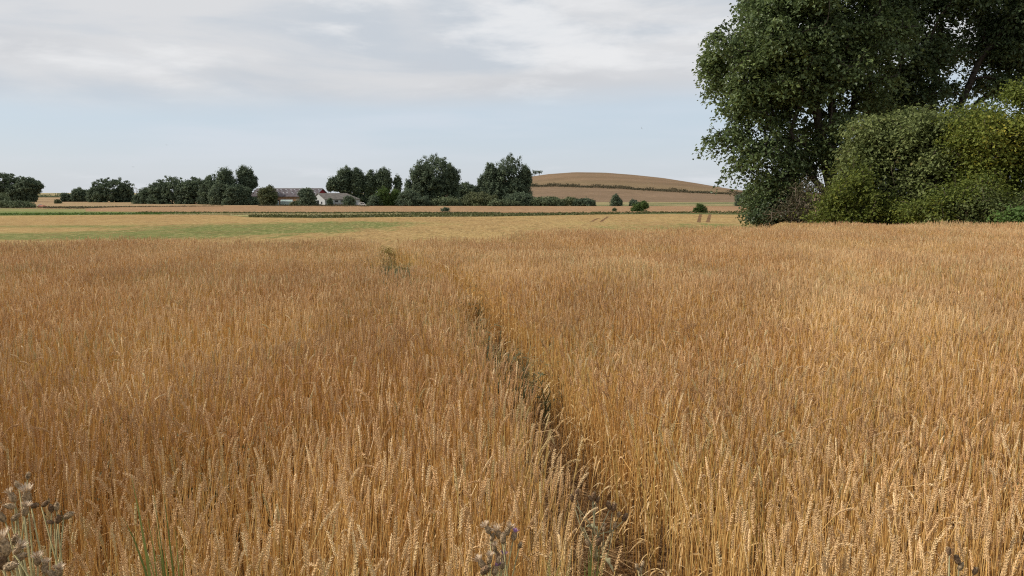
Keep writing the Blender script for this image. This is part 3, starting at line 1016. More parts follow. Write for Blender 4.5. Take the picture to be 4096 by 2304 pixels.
# pale garden shed door panel left of the greenhouse
gp = at(1103, 822, 374)
sh = tag(empty('garden_shed', (gp[0], 374, FLAT)), 'narrow pale grey blue shed left of the greenhouse', 'shed')
b = MB(); b.box(0, 1.1, 0, 1.4, 0, 1.9); b.build('wall', plain('pale blue grey boards', (0.38, 0.45, 0.44)), sh)
b = MB(); b.add([(-.1, -.1, 1.9), (1.2, -.1, 1.9), (1.2, 1.5, 2.2), (-.1, 1.5, 2.2), (-.1, -.1, 1.98), (1.2, -.1, 1.98), (1.2, 1.5, 2.28), (-.1, 1.5, 2.28)],
              [(0, 3, 2, 1), (4, 5, 6, 7), (0, 1, 5, 4), (1, 2, 6, 5), (2, 3, 7, 6), (3, 0, 4, 7)]); b.build('roof', M_TRIM, sh)

# white van seen from the side
gp = at(1434, 826, 366)
van = tag(empty('van', (gp[0], 366, FLAT), R(6)), 'small white van parked at the right end of the farmyard', 'van')
b = MB()
prof = [(0, 0.35), (0, 1.6), (0.15, 1.75), (2.3, 1.75), (2.75, 1.1), (3.3, 0.95), (3.35, 0.35)]
vs = [(x, 0, z) for x, z in prof] + [(x, 1.6, z) for x, z in prof]
n = len(prof)
b.add(vs, [tuple(range(n)), tuple(range(2 * n - 1, n - 1, -1))] + [(i, i + n, (i + 1) % n + n, (i + 1) % n) for i in range(n)])
b.build('body', M_VAN, van)
for x0 in (0.95, 1.75):
    p = MB(); p.box(x0, x0 + 0.62, -.02, 0.01, 1.05, 1.55); p.build('window', M_DARKG, van)
for x0 in (0.7, 2.6):
    for yy in (-0.03, 1.45):
        p = MB(); p.tube([(x0, yy, .32), (x0, yy + .18, .32)], 0.32, 12); p.build('wheel', M_TYRE, van)
# pale sheeted trailer
gp = at(1405, 822, 370)
tr = tag(empty('trailer', (gp[0], 370, FLAT), R(-8)), 'grey trailer under a pale sheet left of the white van', 'trailer')
b = MB(); b.add([(0, 0, .7), (2.9, 0, .7), (2.9, 1.6, .7), (0, 1.6, .7), (.3, .2, 1.6), (1.5, .5, 2.0), (2.7, .3, 1.75), (2.6, 1.4, 1.6), (1.4, 1.2, 1.9), (.3, 1.3, 1.5)],
              [(0, 1, 6, 5, 4), (1, 2, 7, 6), (2, 3, 9, 8, 7), (3, 0, 4, 9), (4, 5, 8, 9), (5, 6, 7, 8), (0, 3, 2, 1)])
b.build('sheet', M_TRIM, tr)
b = MB(); b.box(0, 2.9, 0, 1.6, .5, .7); b.tube([(2.9, .8, .6), (4.0, .8, .5)], .05, 4); b.build('chassis', M_WOOD, tr)
for yy in (-.1, 1.55):
    p = MB(); p.tube([(1.4, yy, .35), (1.4, yy + .15, .35)], 0.35, 12); p.build('wheel', M_TYRE, tr)

# yard fence
f0, f1 = at(1312, 824, 372), at(1402, 824, 372)
fe = tag(empty('fence', (f0[0], 372, FLAT)), 'weathered wooden paddock fence in front of the white house', 'fence')
wd_ = f1[0] - f0[0]
pm = MB(); pm.box(-.09, .09, -.09, .09, -0.1, 1.5); pmm = pm.mesh('post', M_WOOD)
nP = 7
for i in range(nP):
    link('post', pmm, fe, (wd_ * i / (nP - 1), 0, 0))
for z in (0.5, 0.95, 1.35):
    p = MB(); p.box(-.1, wd_ + .1, -.14, -.095, z - .07, z + .07); p.build('rail', M_WOOD, fe)
T('shrub', 'dark bush against the roof of the white house', 'shrub', G_S, 1396, 26, 777, 815, 369, L_DARK, trunk=0.0, leaf=0.34)
T('shrub', 'little dark bush beside the white gable', 'shrub', G_S, 1319, 13, 789, 816, 370, L_DARK, trunk=0.0, leaf=0.3)
T('shrub', 'low dry bush right of the greenhouse', 'shrub', G_S, 1185, 25, 800, 825, 368, L_OLIVE, trunk=0.0, leaf=0.3)
weed_stuff('weeds', 'rough weeds and scrub in front of the farmyard', 4500,
           on_rows([1040, 1200, 1480], [825, 826, 827.5], [820, 818, 818]), lumpy(0.4, 1.1), 0.35, L_HEDGE)

# hut at the left end of the green crop
gp = at(150, 833, 322)
hu = tag(empty('hut', (gp[0], 322, FLAT), R(-10)), 'low rust red hut with a pale roof edge beside the left bushes', 'hut')
b = MB(); b.box(0, 2.6, 0, 2.0, 0, 0.75); b.build('wall', M_RUST, hu)
b = MB(); b.add([(-.2, -.2, .7), (2.8, -.2, .7), (2.8, 2.2, .7), (-.2, 2.2, .7), (.4, 1, 1.45), (1.9, 1, 1.3)], [(0, 1, 5, 4), (1, 2, 5), (2, 3, 4, 5), (3, 0, 4), (0, 3, 2, 1)])
b.build('roof', plain('rusty roof', (0.30, 0.13, 0.085)), hu)
b = MB(); b.tube([(-.1, .2, .95), (.4, .9, 1.5), (1.2, .95, 1.45)], 0.09, 4); b.build('roof_edge', M_WHITE, hu)
b = MB(); b.box(1.4, 2.0, -.04, .01, .1, .62); b.build('opening', M_DARKG, hu)

# utility pole
gp = at(547, 806, 496)
up_ = tag(empty('utility_pole', (gp[0], 496, FLAT)), 'slender pale utility pole between the domed tree and the dense wood', 'pole')
H = at(547, 750, 496)[2] - FLAT
b = MB(); b.tube([(0, 0, -.3), (0, 0, H)], [.26, .19], 8); b.build('post', plain('pale weathered pole', (0.42, 0.40, 0.38)), up_)
b = MB(); b.box(-.9, .9, -.28, -.2, H - .75, H - .6); b.build('crossarm', M_WOOD, up_)
for x in (-.75, 0, .75):
    p = MB(); p.tube([(x, -.24, H - .6), (x, -.24, H - .35)], .08, 6); p.build('insulator', M_DARKG, up_)

# gulls
M_GULL = plain('gull plumage', (0.13, 0.13, 0.14), 0.8, 0.1, 0.1)
for (px, row, y, tilt, lab) in ((533, 668, 110, 0.25, 'small bird flying above the utility pole'), (667, 580, 120, -0.1, 'small bird flying highest over the dense wood'),
                                (2567, 513, 90, 1.2, 'small dark bird flying high above the hill')):
    P = at(px, row, y)
    b = MB()
    b.tube([(0, -.18, 0), (0, -.1, .01), (0, .05, 0), (0, .2, -.01)], [.012, .04, .045, .01], 6)
    for s in (-1, 1):
        b.add([(s * .02, -.05, .02), (s * .2, -.07, .09), (s * .42, .02, .03), (s * .2, .04, .085), (s * .02, .07, .02),
               (s * .02, -.05, .01), (s * .2, -.07, .08), (s * .42, .02, .025), (s * .2, .04, .075), (s * .02, .07, .01)],
              [(0, 1, 3, 4), (1, 2, 3), (5, 9, 8, 6), (6, 8, 7), (0, 5, 6, 1), (1, 6, 7, 2), (2, 7, 8, 3), (3, 8, 9, 4)])
    b.add([(-.03, .16, 0), (.03, .16, 0), (.06, .28, 0), (-.06, .28, 0)], [(0, 1, 2, 3)])
    o = b.build('bird', M_GULL)
    o.location = tuple(P); o.rotation_euler = (0.1, tilt, 0.6)
    o.scale = (0.33, 0.33, 0.33) if px > 2000 else (0.55, 0.55, 0.55)
    tag(o, lab, 'bird', 'birds in the sky')

# ------------------------------------------------------------------ the great tree and shrubs on the right
def grow_tree(root_pts, att, tip=0.012, step=0.55, power=0.46, bias=0.22):
    """root_pts: list of stem polylines (first point = base). att: attractor points. Returns nodes, parents, radii, tips"""
    nodes = [np.array(root_pts[0][0], float)]
    par = [-1]; plen = [0.0]
    for line in root_pts:
        last = 0
        for p in line[1:]:
            p = np.array(p, float)
            d = np.linalg.norm(p - nodes[last])
            k = max(1, int(d / step))
            s0 = nodes[last].copy()
            for i in range(1, k + 1):
                q = s0 + (p - s0) * i / k + rng.normal(0, 0.03, 3)
                nodes.append(q); par.append(last); plen.append(plen[last] + d / k); last = len(nodes) - 1
    base = nodes[0]
    order = np.argsort(np.linalg.norm(att - base, axis=1) + rng.random(len(att)) * 0.8)
    N = np.zeros((len(nodes) + len(att) * 8, 3)); PL = np.zeros(len(N))
    n = len(nodes); N[:n] = nodes; PL[:n] = plen
    tips = []
    for ai in order:
        p = att[ai]
        dv = p - N[:n]
        d = np.linalg.norm(dv, axis=1)
        cost = d * (1 + 0.45 * (dv[:, 2] < -0.1 * d)) + bias * PL[:n] * 0.35
        j = int(np.argmin(cost))
        L = d[j]
        k = int(min(7, max(1, round(L / step))))
        pj = par[j]
        d0 = unit(N[j] - N[pj]) if pj >= 0 else np.array([0, 0, 1.0])
        c = N[j] + d0 * L * 0.4
        last = j
        for i in range(1, k + 1):
            t = i / k
            q = (1 - t) ** 2 * N[j] + 2 * t * (1 - t) * c + t * t * p
            N[n] = q; par.append(last); PL[n] = PL[last] + L / k; last = n; n += 1
        tips.append(last)
    cnt = np.zeros(n)
    for tp in tips:
        cnt[tp] += 1
    for i in range(n - 1, 0, -1):
        cnt[par[i]] += cnt[i]
    rad = tip * np.maximum(cnt, 1) ** power
    return N[:n], np.array(par), rad, np.array(tips)


def ell_points(n, c, r, shell=0.45):
    d = rnd_dir(n)
    q = rng.uniform(0, 1, n) ** shell
    return np.array(c) + d * q[:, None] * np.array(r)


def px_lobe(px, row, hx, hz, y, ry):
    c = at(px, row, y)
    k = y / F
    return c, (hx * k, ry, hz * k)


def near_tree(name, label, cat, base, stems, lobes, n_att, leaves_per, leaf, fol, bark, spray=(0.5, 0.5, 0.16), droop=0.12, group=None,
              tip=0.011, tint0=0.35, tintf=None, power=0.46, shell=0.45, aspect=0.72, jag=0.0, hole=0.0, hole_n=0.02, hole_y=0.35, boughs=0):
    base = np.array(base, float)
    root = tag(empty(name, tuple(base)), label, cat, group)
    wts = np.array([r[0] * r[2] * (m if m else 1) for (c, r, m) in lobes])
    wts = wts / wts.sum()
    att = np.concatenate([ell_points(max(3, int(n_att * q)), c, r, shell) for (c, r, m), q in zip(lobes, wts)])
    if boughs:
        # the crown is built of drooping boughs, one flat fan of twigs each
        nb = boughs
        bc = np.concatenate([ell_points(max(3, int(nb * q)), c, tuple(0.92 * x for x in r), 0.5) for (c, r, m), q in zip(lobes, wts)])
        k_ = max(2, n_att // len(bc))
        mid_c = np.array([base[0], base[1]])
        o_ = np.clip(rng.normal(size=(len(bc), k_, 3)), -1.8, 1.8) * np.array([0.62, 0.62, 0.14]) * rng.uniform(0.6, 1.4, (len(bc), 1, 1))
        out_ = unit(np.c_[bc[:, :2] - mid_c, np.zeros(len(bc))])
        o_[:, :, 2] -= 0.45 * np.maximum(np.sum(o_ * out_[:, None, :], -1), -0.4)
        att = (bc[:, None, :] + o_).reshape(-1, 3)
        # trim twigs that reach past the crown's outline
        inside = np.min([np.linalg.norm((att - c) / np.array(r), axis=1) for (c, r, m) in lobes], axis=0)
        att = att[inside < 1.0 + 0.05 * np.sin(att[:, 2] * 3.1) * np.sin(att[:, 0] * 2.3)]
    att = att[att[:, 2] > base[2] + 0.35]
    if jag > 0:
        # single shoots that stand out of the outline
        pick = att[rng.choice(len(att), len(att) // 4)]
        cen_ = att.mean(0)
        up_ = unit((pick - cen_) * np.array([1, 1, 1.2]) + np.array([0, 0, 1.0]) + rng.normal(0, 0.5, pick.shape))
        att = np.concatenate([att + rng.normal(0, jag * 0.35, att.shape), pick + up_ * rng.uniform(0.2, 1.0, (len(pick), 1)) * jag * 2.2])
    if hole > 0:
        # open pockets in the crown where no twig carries leaves
        hc = att[rng.choice(len(att), int(len(att) * hole_n) + 4)]
        for h in hc:
            att = att[np.linalg.norm((att - h) * np.array([1, hole_y, 1]), axis=1) > hole * rng.uniform(0.5, 1.2)]
    N, par, rad, tips = grow_tree([[base] + [np.array(p, float) for p in s] for s in stems], att, tip=tip, power=power)
    i = np.arange(1, len(N))
    r1 = rad[i]; r0 = np.minimum(rad[par[i]], r1 * 1.35)
    tm = tubes_mesh('trunk', N[par[i]] - base, N[i] - base, r0, r1, bark, 6)
    link('trunk', tm, root)
    # leaf sprays round the twig ends
    e = N[tips]; d = unit(N[tips] - N[par[tips]])
    n = len(e)
    q = leaves_per
    E = np.repeat(e, q, 0); D = np.repeat(d, q, 0)
    off = np.clip(rng.normal(size=(n * q, 3)), -1.6, 1.6) * np.array(spray)
    rr = np.linalg.norm(off[:, :2], axis=1)
    off[:, 2] -= droop * rr ** 2 / max(spray[0], .05)
    back = rng.uniform(-0.9, 0.5, n * q)[:, None] * D * spray[0]
    P = E + off + back
    nrm = unit(np.array([0, 0, 0.9]) + rng.normal(0, 0.5, P.shape) + unit(off) * 0.35)
    ax = unit(off * np.array([1, 1, 0.4]) + rng.normal(0, 0.3, P.shape) + np.array([0, 0, -0.15]))
    ct = rng.normal(tint0, 0.15, n)
    if tintf is not None:
        ct = ct + tintf(e)
    tint = np.clip(np.repeat(ct, q) + rng.normal(0, 0.16, n * q), 0, 1)
    ls = leaf * rng.uniform(0.45, 1.5, n * q)
    k = P[:, 2] > base[2] + 0.02
    me = leaf_mesh('crown', (P - base)[k], nrm[k], ax[k], ls[k], ls[k] * aspect, fol, tint[k])
    link('crown', me, root)
    return root


L_SYC = leafy('sycamore leaves', (0.062, 0.092, 0.040), (0.165, 0.225, 0.083), (0.28, 0.345, 0.115), trans=0.36, rough=0.45, spec=0.3)
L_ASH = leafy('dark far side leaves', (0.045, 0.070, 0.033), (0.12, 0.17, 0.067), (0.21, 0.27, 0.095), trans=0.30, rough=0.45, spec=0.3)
L_HAZ = leafy('hazel leaves', (0.10, 0.13, 0.042), (0.24, 0.28, 0.10), (0.40, 0.36, 0.14), trans=0.35)
L_YEL = leafy('yellowing leaves', (0.075, 0.105, 0.022), (0.21, 0.24, 0.045), (0.44, 0.40, 0.06), trans=0.35)
L_MIX = leafy('mixed autumn leaves', (0.085, 0.12, 0.022), (0.21, 0.24, 0.045), (0.42, 0.36, 0.055), trans=0.35)
L_BRAM = leafy('bramble leaves', (0.045, 0.045, 0.025), (0.10, 0.095, 0.05), (0.17, 0.14, 0.08), trans=0.2)
L_NET = leafy('fresh weed leaves', (0.05, 0.09, 0.02), (0.10, 0.17, 0.04), (0.15, 0.23, 0.06), trans=0.3)

rng = np.random.default_rng(13)
YT = 46.0
lob = lambda *a: a
LA = []
for (px, row, hx, hz, ry, mul) in [
    (3110, 205, 285, 235, 4.5, 1.3), (3040, 330, 205, 150, 3.6, 1.0), (2990, 540, 165, 110, 3.0, 0.9), (3060, 650, 185, 100, 3.2, 0.9),
    (3260, 60, 300, 250, 4.8, 1.1), (3330, 330, 250, 240, 4.2, 0.8), (3230, 560, 190, 150, 3.8, 0.8), (3130, 750, 190, 85, 3.0, 1.0),
    (3130, 840, 110, 70, 2.4, 1.3), (3350, -170, 330, 180, 4.5, 0.8), (3180, -60, 230, 160, 4.0, 0.8), (3440, 150, 200, 280, 4.0, 0.5)]:
    c, r = px_lobe(px, row, hx, hz, YT, ry)
    LA.append((c, r, mul))
b0 = at(3340, 925, YT)
bz = float(terrain(b0[0], YT)) - 0.1
BA = (b0[0], YT, bz)
st = lambda *ps: [at(p[0], p[1], YT + p[2]) for p in ps]
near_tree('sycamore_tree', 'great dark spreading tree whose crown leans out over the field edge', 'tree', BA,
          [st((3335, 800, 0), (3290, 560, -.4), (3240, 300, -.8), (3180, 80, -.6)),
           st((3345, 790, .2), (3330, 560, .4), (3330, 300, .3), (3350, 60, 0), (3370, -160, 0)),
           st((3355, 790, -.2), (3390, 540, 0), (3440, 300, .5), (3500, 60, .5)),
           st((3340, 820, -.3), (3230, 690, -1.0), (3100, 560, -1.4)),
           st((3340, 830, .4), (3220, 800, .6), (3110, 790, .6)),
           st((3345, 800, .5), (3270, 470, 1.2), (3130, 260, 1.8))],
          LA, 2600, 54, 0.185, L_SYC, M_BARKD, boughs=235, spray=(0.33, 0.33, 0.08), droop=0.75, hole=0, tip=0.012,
          tintf=lambda e: 0.22 * (e[:, 2] - 6) / 10 * (rng.random(len(e)) > .3) + 0.25 * np.exp(-((e[:, 0] - 13.5) / 2) ** 2 - ((e[:, 2] - 8) / 2.5) ** 2))  # brighter tint upward and at upper left: lit crown painted into leaf colour
LB = []
for (px, row, hx, hz, ry, mul) in [
    (3640, 60, 240, 260, 4.5, 1.2), (3640, 330, 200, 150, 4.0, 1.5), (3900, 110, 240, 130, 4.0, 1.1), (4050, 230, 190, 110, 3.5, 1.1), (3960, -120, 320, 180, 4.0, 1.0),
    (3620, -170, 300, 160, 4, 1.0), (3950, 340, 160, 50, 3.0, 0.9), (4250, 50, 200, 300, 4.0, 0.7), (3700, 440, 150, 60, 3.0, 1.2), (4080, 20, 180, 120, 3.0, 1.0)]:
    c, r = px_lobe(px, row, hx, hz, 50, ry)
    LB.append((c, r, mul))
b1 = at(3730, 925, 50)
BB = (b1[0], 50, float(terrain(b1[0], 50)) - 0.1)
st2 = lambda *ps: [at(p[0], p[1], 50 + p[2]) for p in ps]
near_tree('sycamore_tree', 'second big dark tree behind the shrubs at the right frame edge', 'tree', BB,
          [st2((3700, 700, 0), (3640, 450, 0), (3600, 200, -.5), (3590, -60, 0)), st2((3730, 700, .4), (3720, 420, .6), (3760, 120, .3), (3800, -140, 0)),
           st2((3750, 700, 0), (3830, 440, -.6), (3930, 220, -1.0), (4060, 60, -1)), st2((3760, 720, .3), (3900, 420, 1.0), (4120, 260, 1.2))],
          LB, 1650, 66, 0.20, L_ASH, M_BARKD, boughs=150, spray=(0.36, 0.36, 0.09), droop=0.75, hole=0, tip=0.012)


def shrub(label, lobes, base_px, y, n_att, lp, leaf, fol, name='shrub', cat='shrub', spray=(0.26, 0.26, 0.10), tint0=0.35, tintf=None, group='shrubs under the great trees', tip=0.006, bark=None, hole=0.30, nst=9, jag=0.30):
    LL = []
    for (px, row, hx, hz, ry, mul) in lobes:
        c, r = px_lobe(px, row, hx, hz, y, ry)
        LL.append((c, tuple(0.9 * q for q in r), mul))
        # smaller boughs that push out of the main mass
        for _ in range(14):
            d = rnd_dir(1)[0]
            if d[2] < -0.4: d[2] *= -1
            k_ = rng.uniform(0.10, 0.24)
            LL.append((c + d * np.array(r) * rng.uniform(0.8, 1.08), (r[0] * k_, r[1] * k_, r[2] * k_ * 0.8), mul * 1.6))
    b = at(base_px, 925, y)
    B = (b[0], y, float(terrain(b[0], y)) - 0.05)
    stems = []
    for i in range(nst):
        c, r, m = LL[(i * 15) % len(LL)]
        e = c + rng.uniform(-0.35, 0.35, 3) * np.array(r)
        mid = np.array(B) + (e - np.array(B)) * 0.5 + np.array([0, 0, 0.3])
        stems.append([mid, e])
    return near_tree(name, label, cat, B, stems, LL, n_att, lp, leaf, fol, bark or M_BARK, spray=spray, droop=0.2, group=group, tip=tip,
                     tint0=tint0, tintf=tintf, shell=0.33, hole=hole, jag=jag)


shrub('large dull olive hazel shrub filling the middle under the great tree',
      [(3610, 570, 180, 110, 1.8, 1.2), (3580, 690, 200, 170, 2.4, 1.1), (3740, 640, 190, 180, 2.2, 1.1), (3465, 650, 85, 60, 1.2, 1.0), (3660, 850, 260, 80, 2.2, .9), (3500, 540, 100, 60, 1.0, .9), (3455, 770, 90, 90, 1.4, .8)],
      3610, 38, 1500, 30, 0.15, L_HAZ, tint0=0.40, spray=(0.36, 0.36, 0.15))
shrub('yellow green shrub low at the foot of the great tree, left of the hazel',
      [(3400, 790, 120, 85, 1.2, 1.0), (3340, 868, 75, 42, 1.0, 1.1), (3450, 850, 140, 70, 1.4, 1.0), (3400, 730, 60, 40, .7, .8)], 3400, 36.3, 520, 28, 0.115, L_YEL, tint0=0.22, spray=(0.27, 0.27, 0.13),
      tintf=lambda e: 0.12 * rng.random(len(e)))
shrub('tall shrub with yellow and orange leaves at the right frame edge',
      [(3990, 545, 140, 90, 2.0, 1.2), (3930, 620, 130, 170, 2.0, 1.2), (3960, 780, 150, 120, 1.8, 1.0), (4070, 590, 140, 140, 2.2, 1.2), (4060, 700, 170, 170, 2.2, 1.1), (4200, 650, 150, 200, 2.2, .7), (4080, 400, 22, 60, .5, .6), (4150, 500, 80, 60, 1.0, 1.0)],
      4030, 35, 1550, 30, 0.125, L_MIX, tint0=0.36, spray=(0.32, 0.32, 0.14),
      tintf=lambda e: 0.42 * np.exp(-((e[:, 0] - 20.6) / 1.3) ** 2 - ((e[:, 2] - 3.9) / 1.5) ** 2))
shrub('fine leaved bright green shrub left of the tall yellow one',
      [(3840, 555, 90, 70, 1.4, 1.2), (3800, 590, 80, 100, 1.4, 1.0), (3930, 500, 80, 50, 1.2, .9)], 3850, 38.5, 560, 34, 0.11, L_LIGHT, tint0=0.25, spray=(0.28, 0.28, 0.13))
shrub('low lime yellow bush in front, between the hazel and the tall yellow shrub',
      [(3800, 800, 110, 50, 1.0, 1.1), (3720, 850, 100, 40, .9, 1.0), (3890, 770, 90, 50, 1.0, 1.0)],
      3810, 33.2, 380, 26, 0.115, L_YEL, tint0=0.28, spray=(0.27, 0.27, 0.12))
shrub('brown shrubby undergrowth below the tall yellow shrub by the right frame edge',
      [(3980, 850, 180, 60, 1.4, 1.0), (4150, 820, 90, 90, 1.2, 1.0), (3820, 880, 120, 40, 1.0, .8)], 4030, 32.5, 420, 24, 0.10, L_HAZ, tint0=0.15, spray=(0.27, 0.27, 0.13))
shrub('half bare brown bramble thicket between the great tree and the lime shrub',
      [(3230, 800, 85, 70, 1.4, 1.0), (3180, 865, 100, 40, 1.2, 1.1), (3270, 870, 80, 40, 1.0, .8)], 3210, 40, 380, 12, 0.085, L_BRAM, name='bramble', tint0=0.5, spray=(0.22, 0.22, 0.15), tip=0.009,
      bark=plain('bramble cane', (0.12, 0.095, 0.07)))
shrub('dark green low branches of undergrowth at the left foot of the great tree',
      [(3090, 872, 75, 38, 1.2, 1.0), (3130, 825, 55, 50, 1.0, 1.0), (3160, 890, 110, 25, 1.0, 1.0)], 3090, 44.5, 420, 34, 0.15, L_ASH, tint0=0.05)
shrub('fresh green leafy weeds at the wheat edge in the right corner of the thicket',
      [(4075, 878, 60, 28, .8, 1.0), (4140, 870, 50, 30, .8, 1.0)], 4090, 28.5, 120, 20, 0.12, L_NET, name='nettle', cat='plant', tint0=0.5, spray=(0.16, 0.16, 0.08))

# ------------------------------------------------------------------ wheat
ear_src = bpy.data.collections.new('wheat stalk kinds')       # source meshes, never linked to the scene


def curve_pt(s, bend, lean, L):
    """stalk centre line: lean grows with height"""
    a = lean * 0.25 + bend * s ** 3
    return a


def stalk_parts(seed, fine=True, ear_bend=0.4, lean=0.06, H=0.78, ear_len=0.085, leafn=1, flagl=True):
    r = np.random.default_rng(seed)
    nseg = 8 if fine else 5
    pts = [Vector((0, 0, 0))]
    ang = lean * 0.3
    step = H / nseg
    az = r.uniform(-0.4, 0.4)
    for i in range(nseg):
        s = (i + 1) / nseg
        ang = lean + ear_bend * max(0, s - 0.72) / 0.28 * 0.55
        pts.append(pts[-1] + Vector((math.sin(ang) * math.cos(az), math.sin(ang) * math.sin(az), math.cos(ang))) * step)
    stem = MB()
    rr = [0.0021 - 0.0009 * i / nseg for i in range(nseg + 1)]
    stem.tube(pts, rr, 5 if fine else 3, cap=False)
    if fine:
        for k in (2, 5):
            stem.tube([pts[k] - (pts[k] - pts[k - 1]).normalized() * .004, pts[k], pts[k] + (pts[k] - pts[k - 1]).normalized() * .004], [.0019, .0029, .0019], 5, cap=False)
    # ear
    ear = MB()
    ns = 9 if fine else 7
    p = pts[-1].copy()
    es = ear_len / ns
    path = []
    for i in range(ns):
        ang += ear_bend * 0.9 / ns
        d = Vector((math.sin(ang) * math.cos(az), math.sin(ang) * math.sin(az), math.cos(ang)))
        path.append((p.copy(), d))
        p = p + d * es
    tw = r.uniform(0, 3.14)
    for i, (q, d) in enumerate(path):
        u = d.cross(Vector((math.cos(tw), math.sin(tw), 0.1))).normalized()
        v = d.cross(u)
        size = (0.75 + 0.35 * math.sin(math.pi * min(1, (i + 1.2) / ns * 0.95))) * r.uniform(0.9, 1.1)
        if fine:
            sides = ((u, 1), (-u, 1), (v * .9, .8)) if i % 2 == 0 else ((u, 1), (-u, 1), (-v * .9, .8))
        else:
            sides = ((u, 1.15), (-u, 1.15))
        for s_i, (sd_, k) in enumerate(sides):
            c = q + sd_ * 0.0027 * k + d * (es * 0.5 * (s_i % 2))
            dd = (d * 0.80 + sd_ * 0.58).normalized()
            l = 0.0060 * size * (1 if fine else 1.4); wv_ = 0.0024 * size * (1 if fine else 1.25)
            a_ = dd.cross(sd_).normalized(); b_ = dd.cross(a_)
            ear.add([c - dd * l, c + a_ * wv_ - dd * l * .1, c + b_ * wv_ * .8 - dd * l * .1, c - a_ * wv_ - dd * l * .1, c - b_ * wv_ * .8 - dd * l * .1, c + dd * l * 1.15],
                    [(0, 2, 1), (0, 3, 2), (0, 4, 3), (0, 1, 4), (5, 1, 2), (5, 2, 3), (5, 3, 4), (5, 4, 1)])
    ear.tube([pts[-1], path[len(path) // 2][0], p], [.0018, .002, .0008], 4, cap=False)
    leaves = []
    for k in range(leafn):
        lf = MB()
        h = r.uniform(0.22, 0.62)
        az2 = r.uniform(0, 6.28)
        q = Vector((0, 0, 0)) + pts[int(h * nseg)]
        ll = r.uniform(0.10, 0.22)
        dr = Vector((math.cos(az2), math.sin(az2), 0))
        n = 6 if fine else 4
        up0 = r.uniform(0.5, 1.2)
        P = []
        for i in range(n + 1):
            t = i / n
            P.append(q + dr * ll * t * (0.5 + 0.3 * t) + Vector((0, 0, ll * (up0 * t - 1.7 * up0 * t * t))))
        wd = [0.003 + 0.006 * math.sin(math.pi * min(1, 0.15 + 0.85 * i / n)) for i in range(n + 1)]
        wd[-1] = 0.001
        lf.ribbon(P, wd, dr.cross(Vector((0, 0, 1))) + Vector((0, 0, r.uniform(-.5, .5))))
        leaves.append(lf)
    return stem, ear, leaves


KINDS = [  # ear bend, lean, height, ear length, leaves
    (0.06, 0.01, 0.80, 0.080, 1), (0.15, 0.03, 0.78, 0.085, 1), (0.25, 0.02, 0.79, 0.075, 1), (0.10, 0.05, 0.76, 0.088, 1),
    (0.45, 0.03, 0.80, 0.080, 1), (0.05, 0.02, 0.74, 0.070, 1), (1.1, 0.04, 0.82, 0.078, 1), (0.2, 0.08, 0.79, 0.082, 1),
    (0.12, 0.02, 0.72, 0.074, 1), (2.0, 0.06, 0.82, 0.076, 1)]
KP = [0.2, 0.18, 0.13, 0.13, 0.06, 0.14, 0.025, 0.05, 0.07, 0.015]
coll_f = bpy.data.collections.new('stalk kinds near')
coll_l = bpy.data.collections.new('stalk kinds far')
near_parts = []


def joined(seedname, sdata, mats_):
    m = MB(); mi = []
    for part, k in sdata:
        a = len(m.f)
        m.add(part.v, part.f)
        mi += [k] * (len(m.f) - a)
    return m.mesh(seedname, mats_, mi)


for i, (eb, ln, H, el_, lf) in enumerate(KINDS):
    s, e, lv = stalk_parts(100 + i, True, eb, ln, H, el_ * 0.9, lf)
    near_parts.append((s.mesh('stem', M_STEM, smooth=True), e.mesh('ear', M_EAR), [l.mesh('leaf', M_BLADE, smooth=True) for l in lv]))
    o = bpy.data.objects.new('kind%02d' % i, joined('stalk', [(s, 0), (e, 1)] + [(l, 2) for l in lv], [M_STEM, M_EAR, M_BLADE]))
    coll_f.objects.link(o)
    s, e, lv = stalk_parts(200 + i, False, eb, ln, H, el_ * 1.05, 1)
    o = bpy.data.objects.new('kind%02d' % i, joined('stalk', [(s, 0), (e, 1)] + [(l, 2) for l in lv], [M_STEM, M_EAR, M_BLADE]))
    coll_l.objects.link(o)


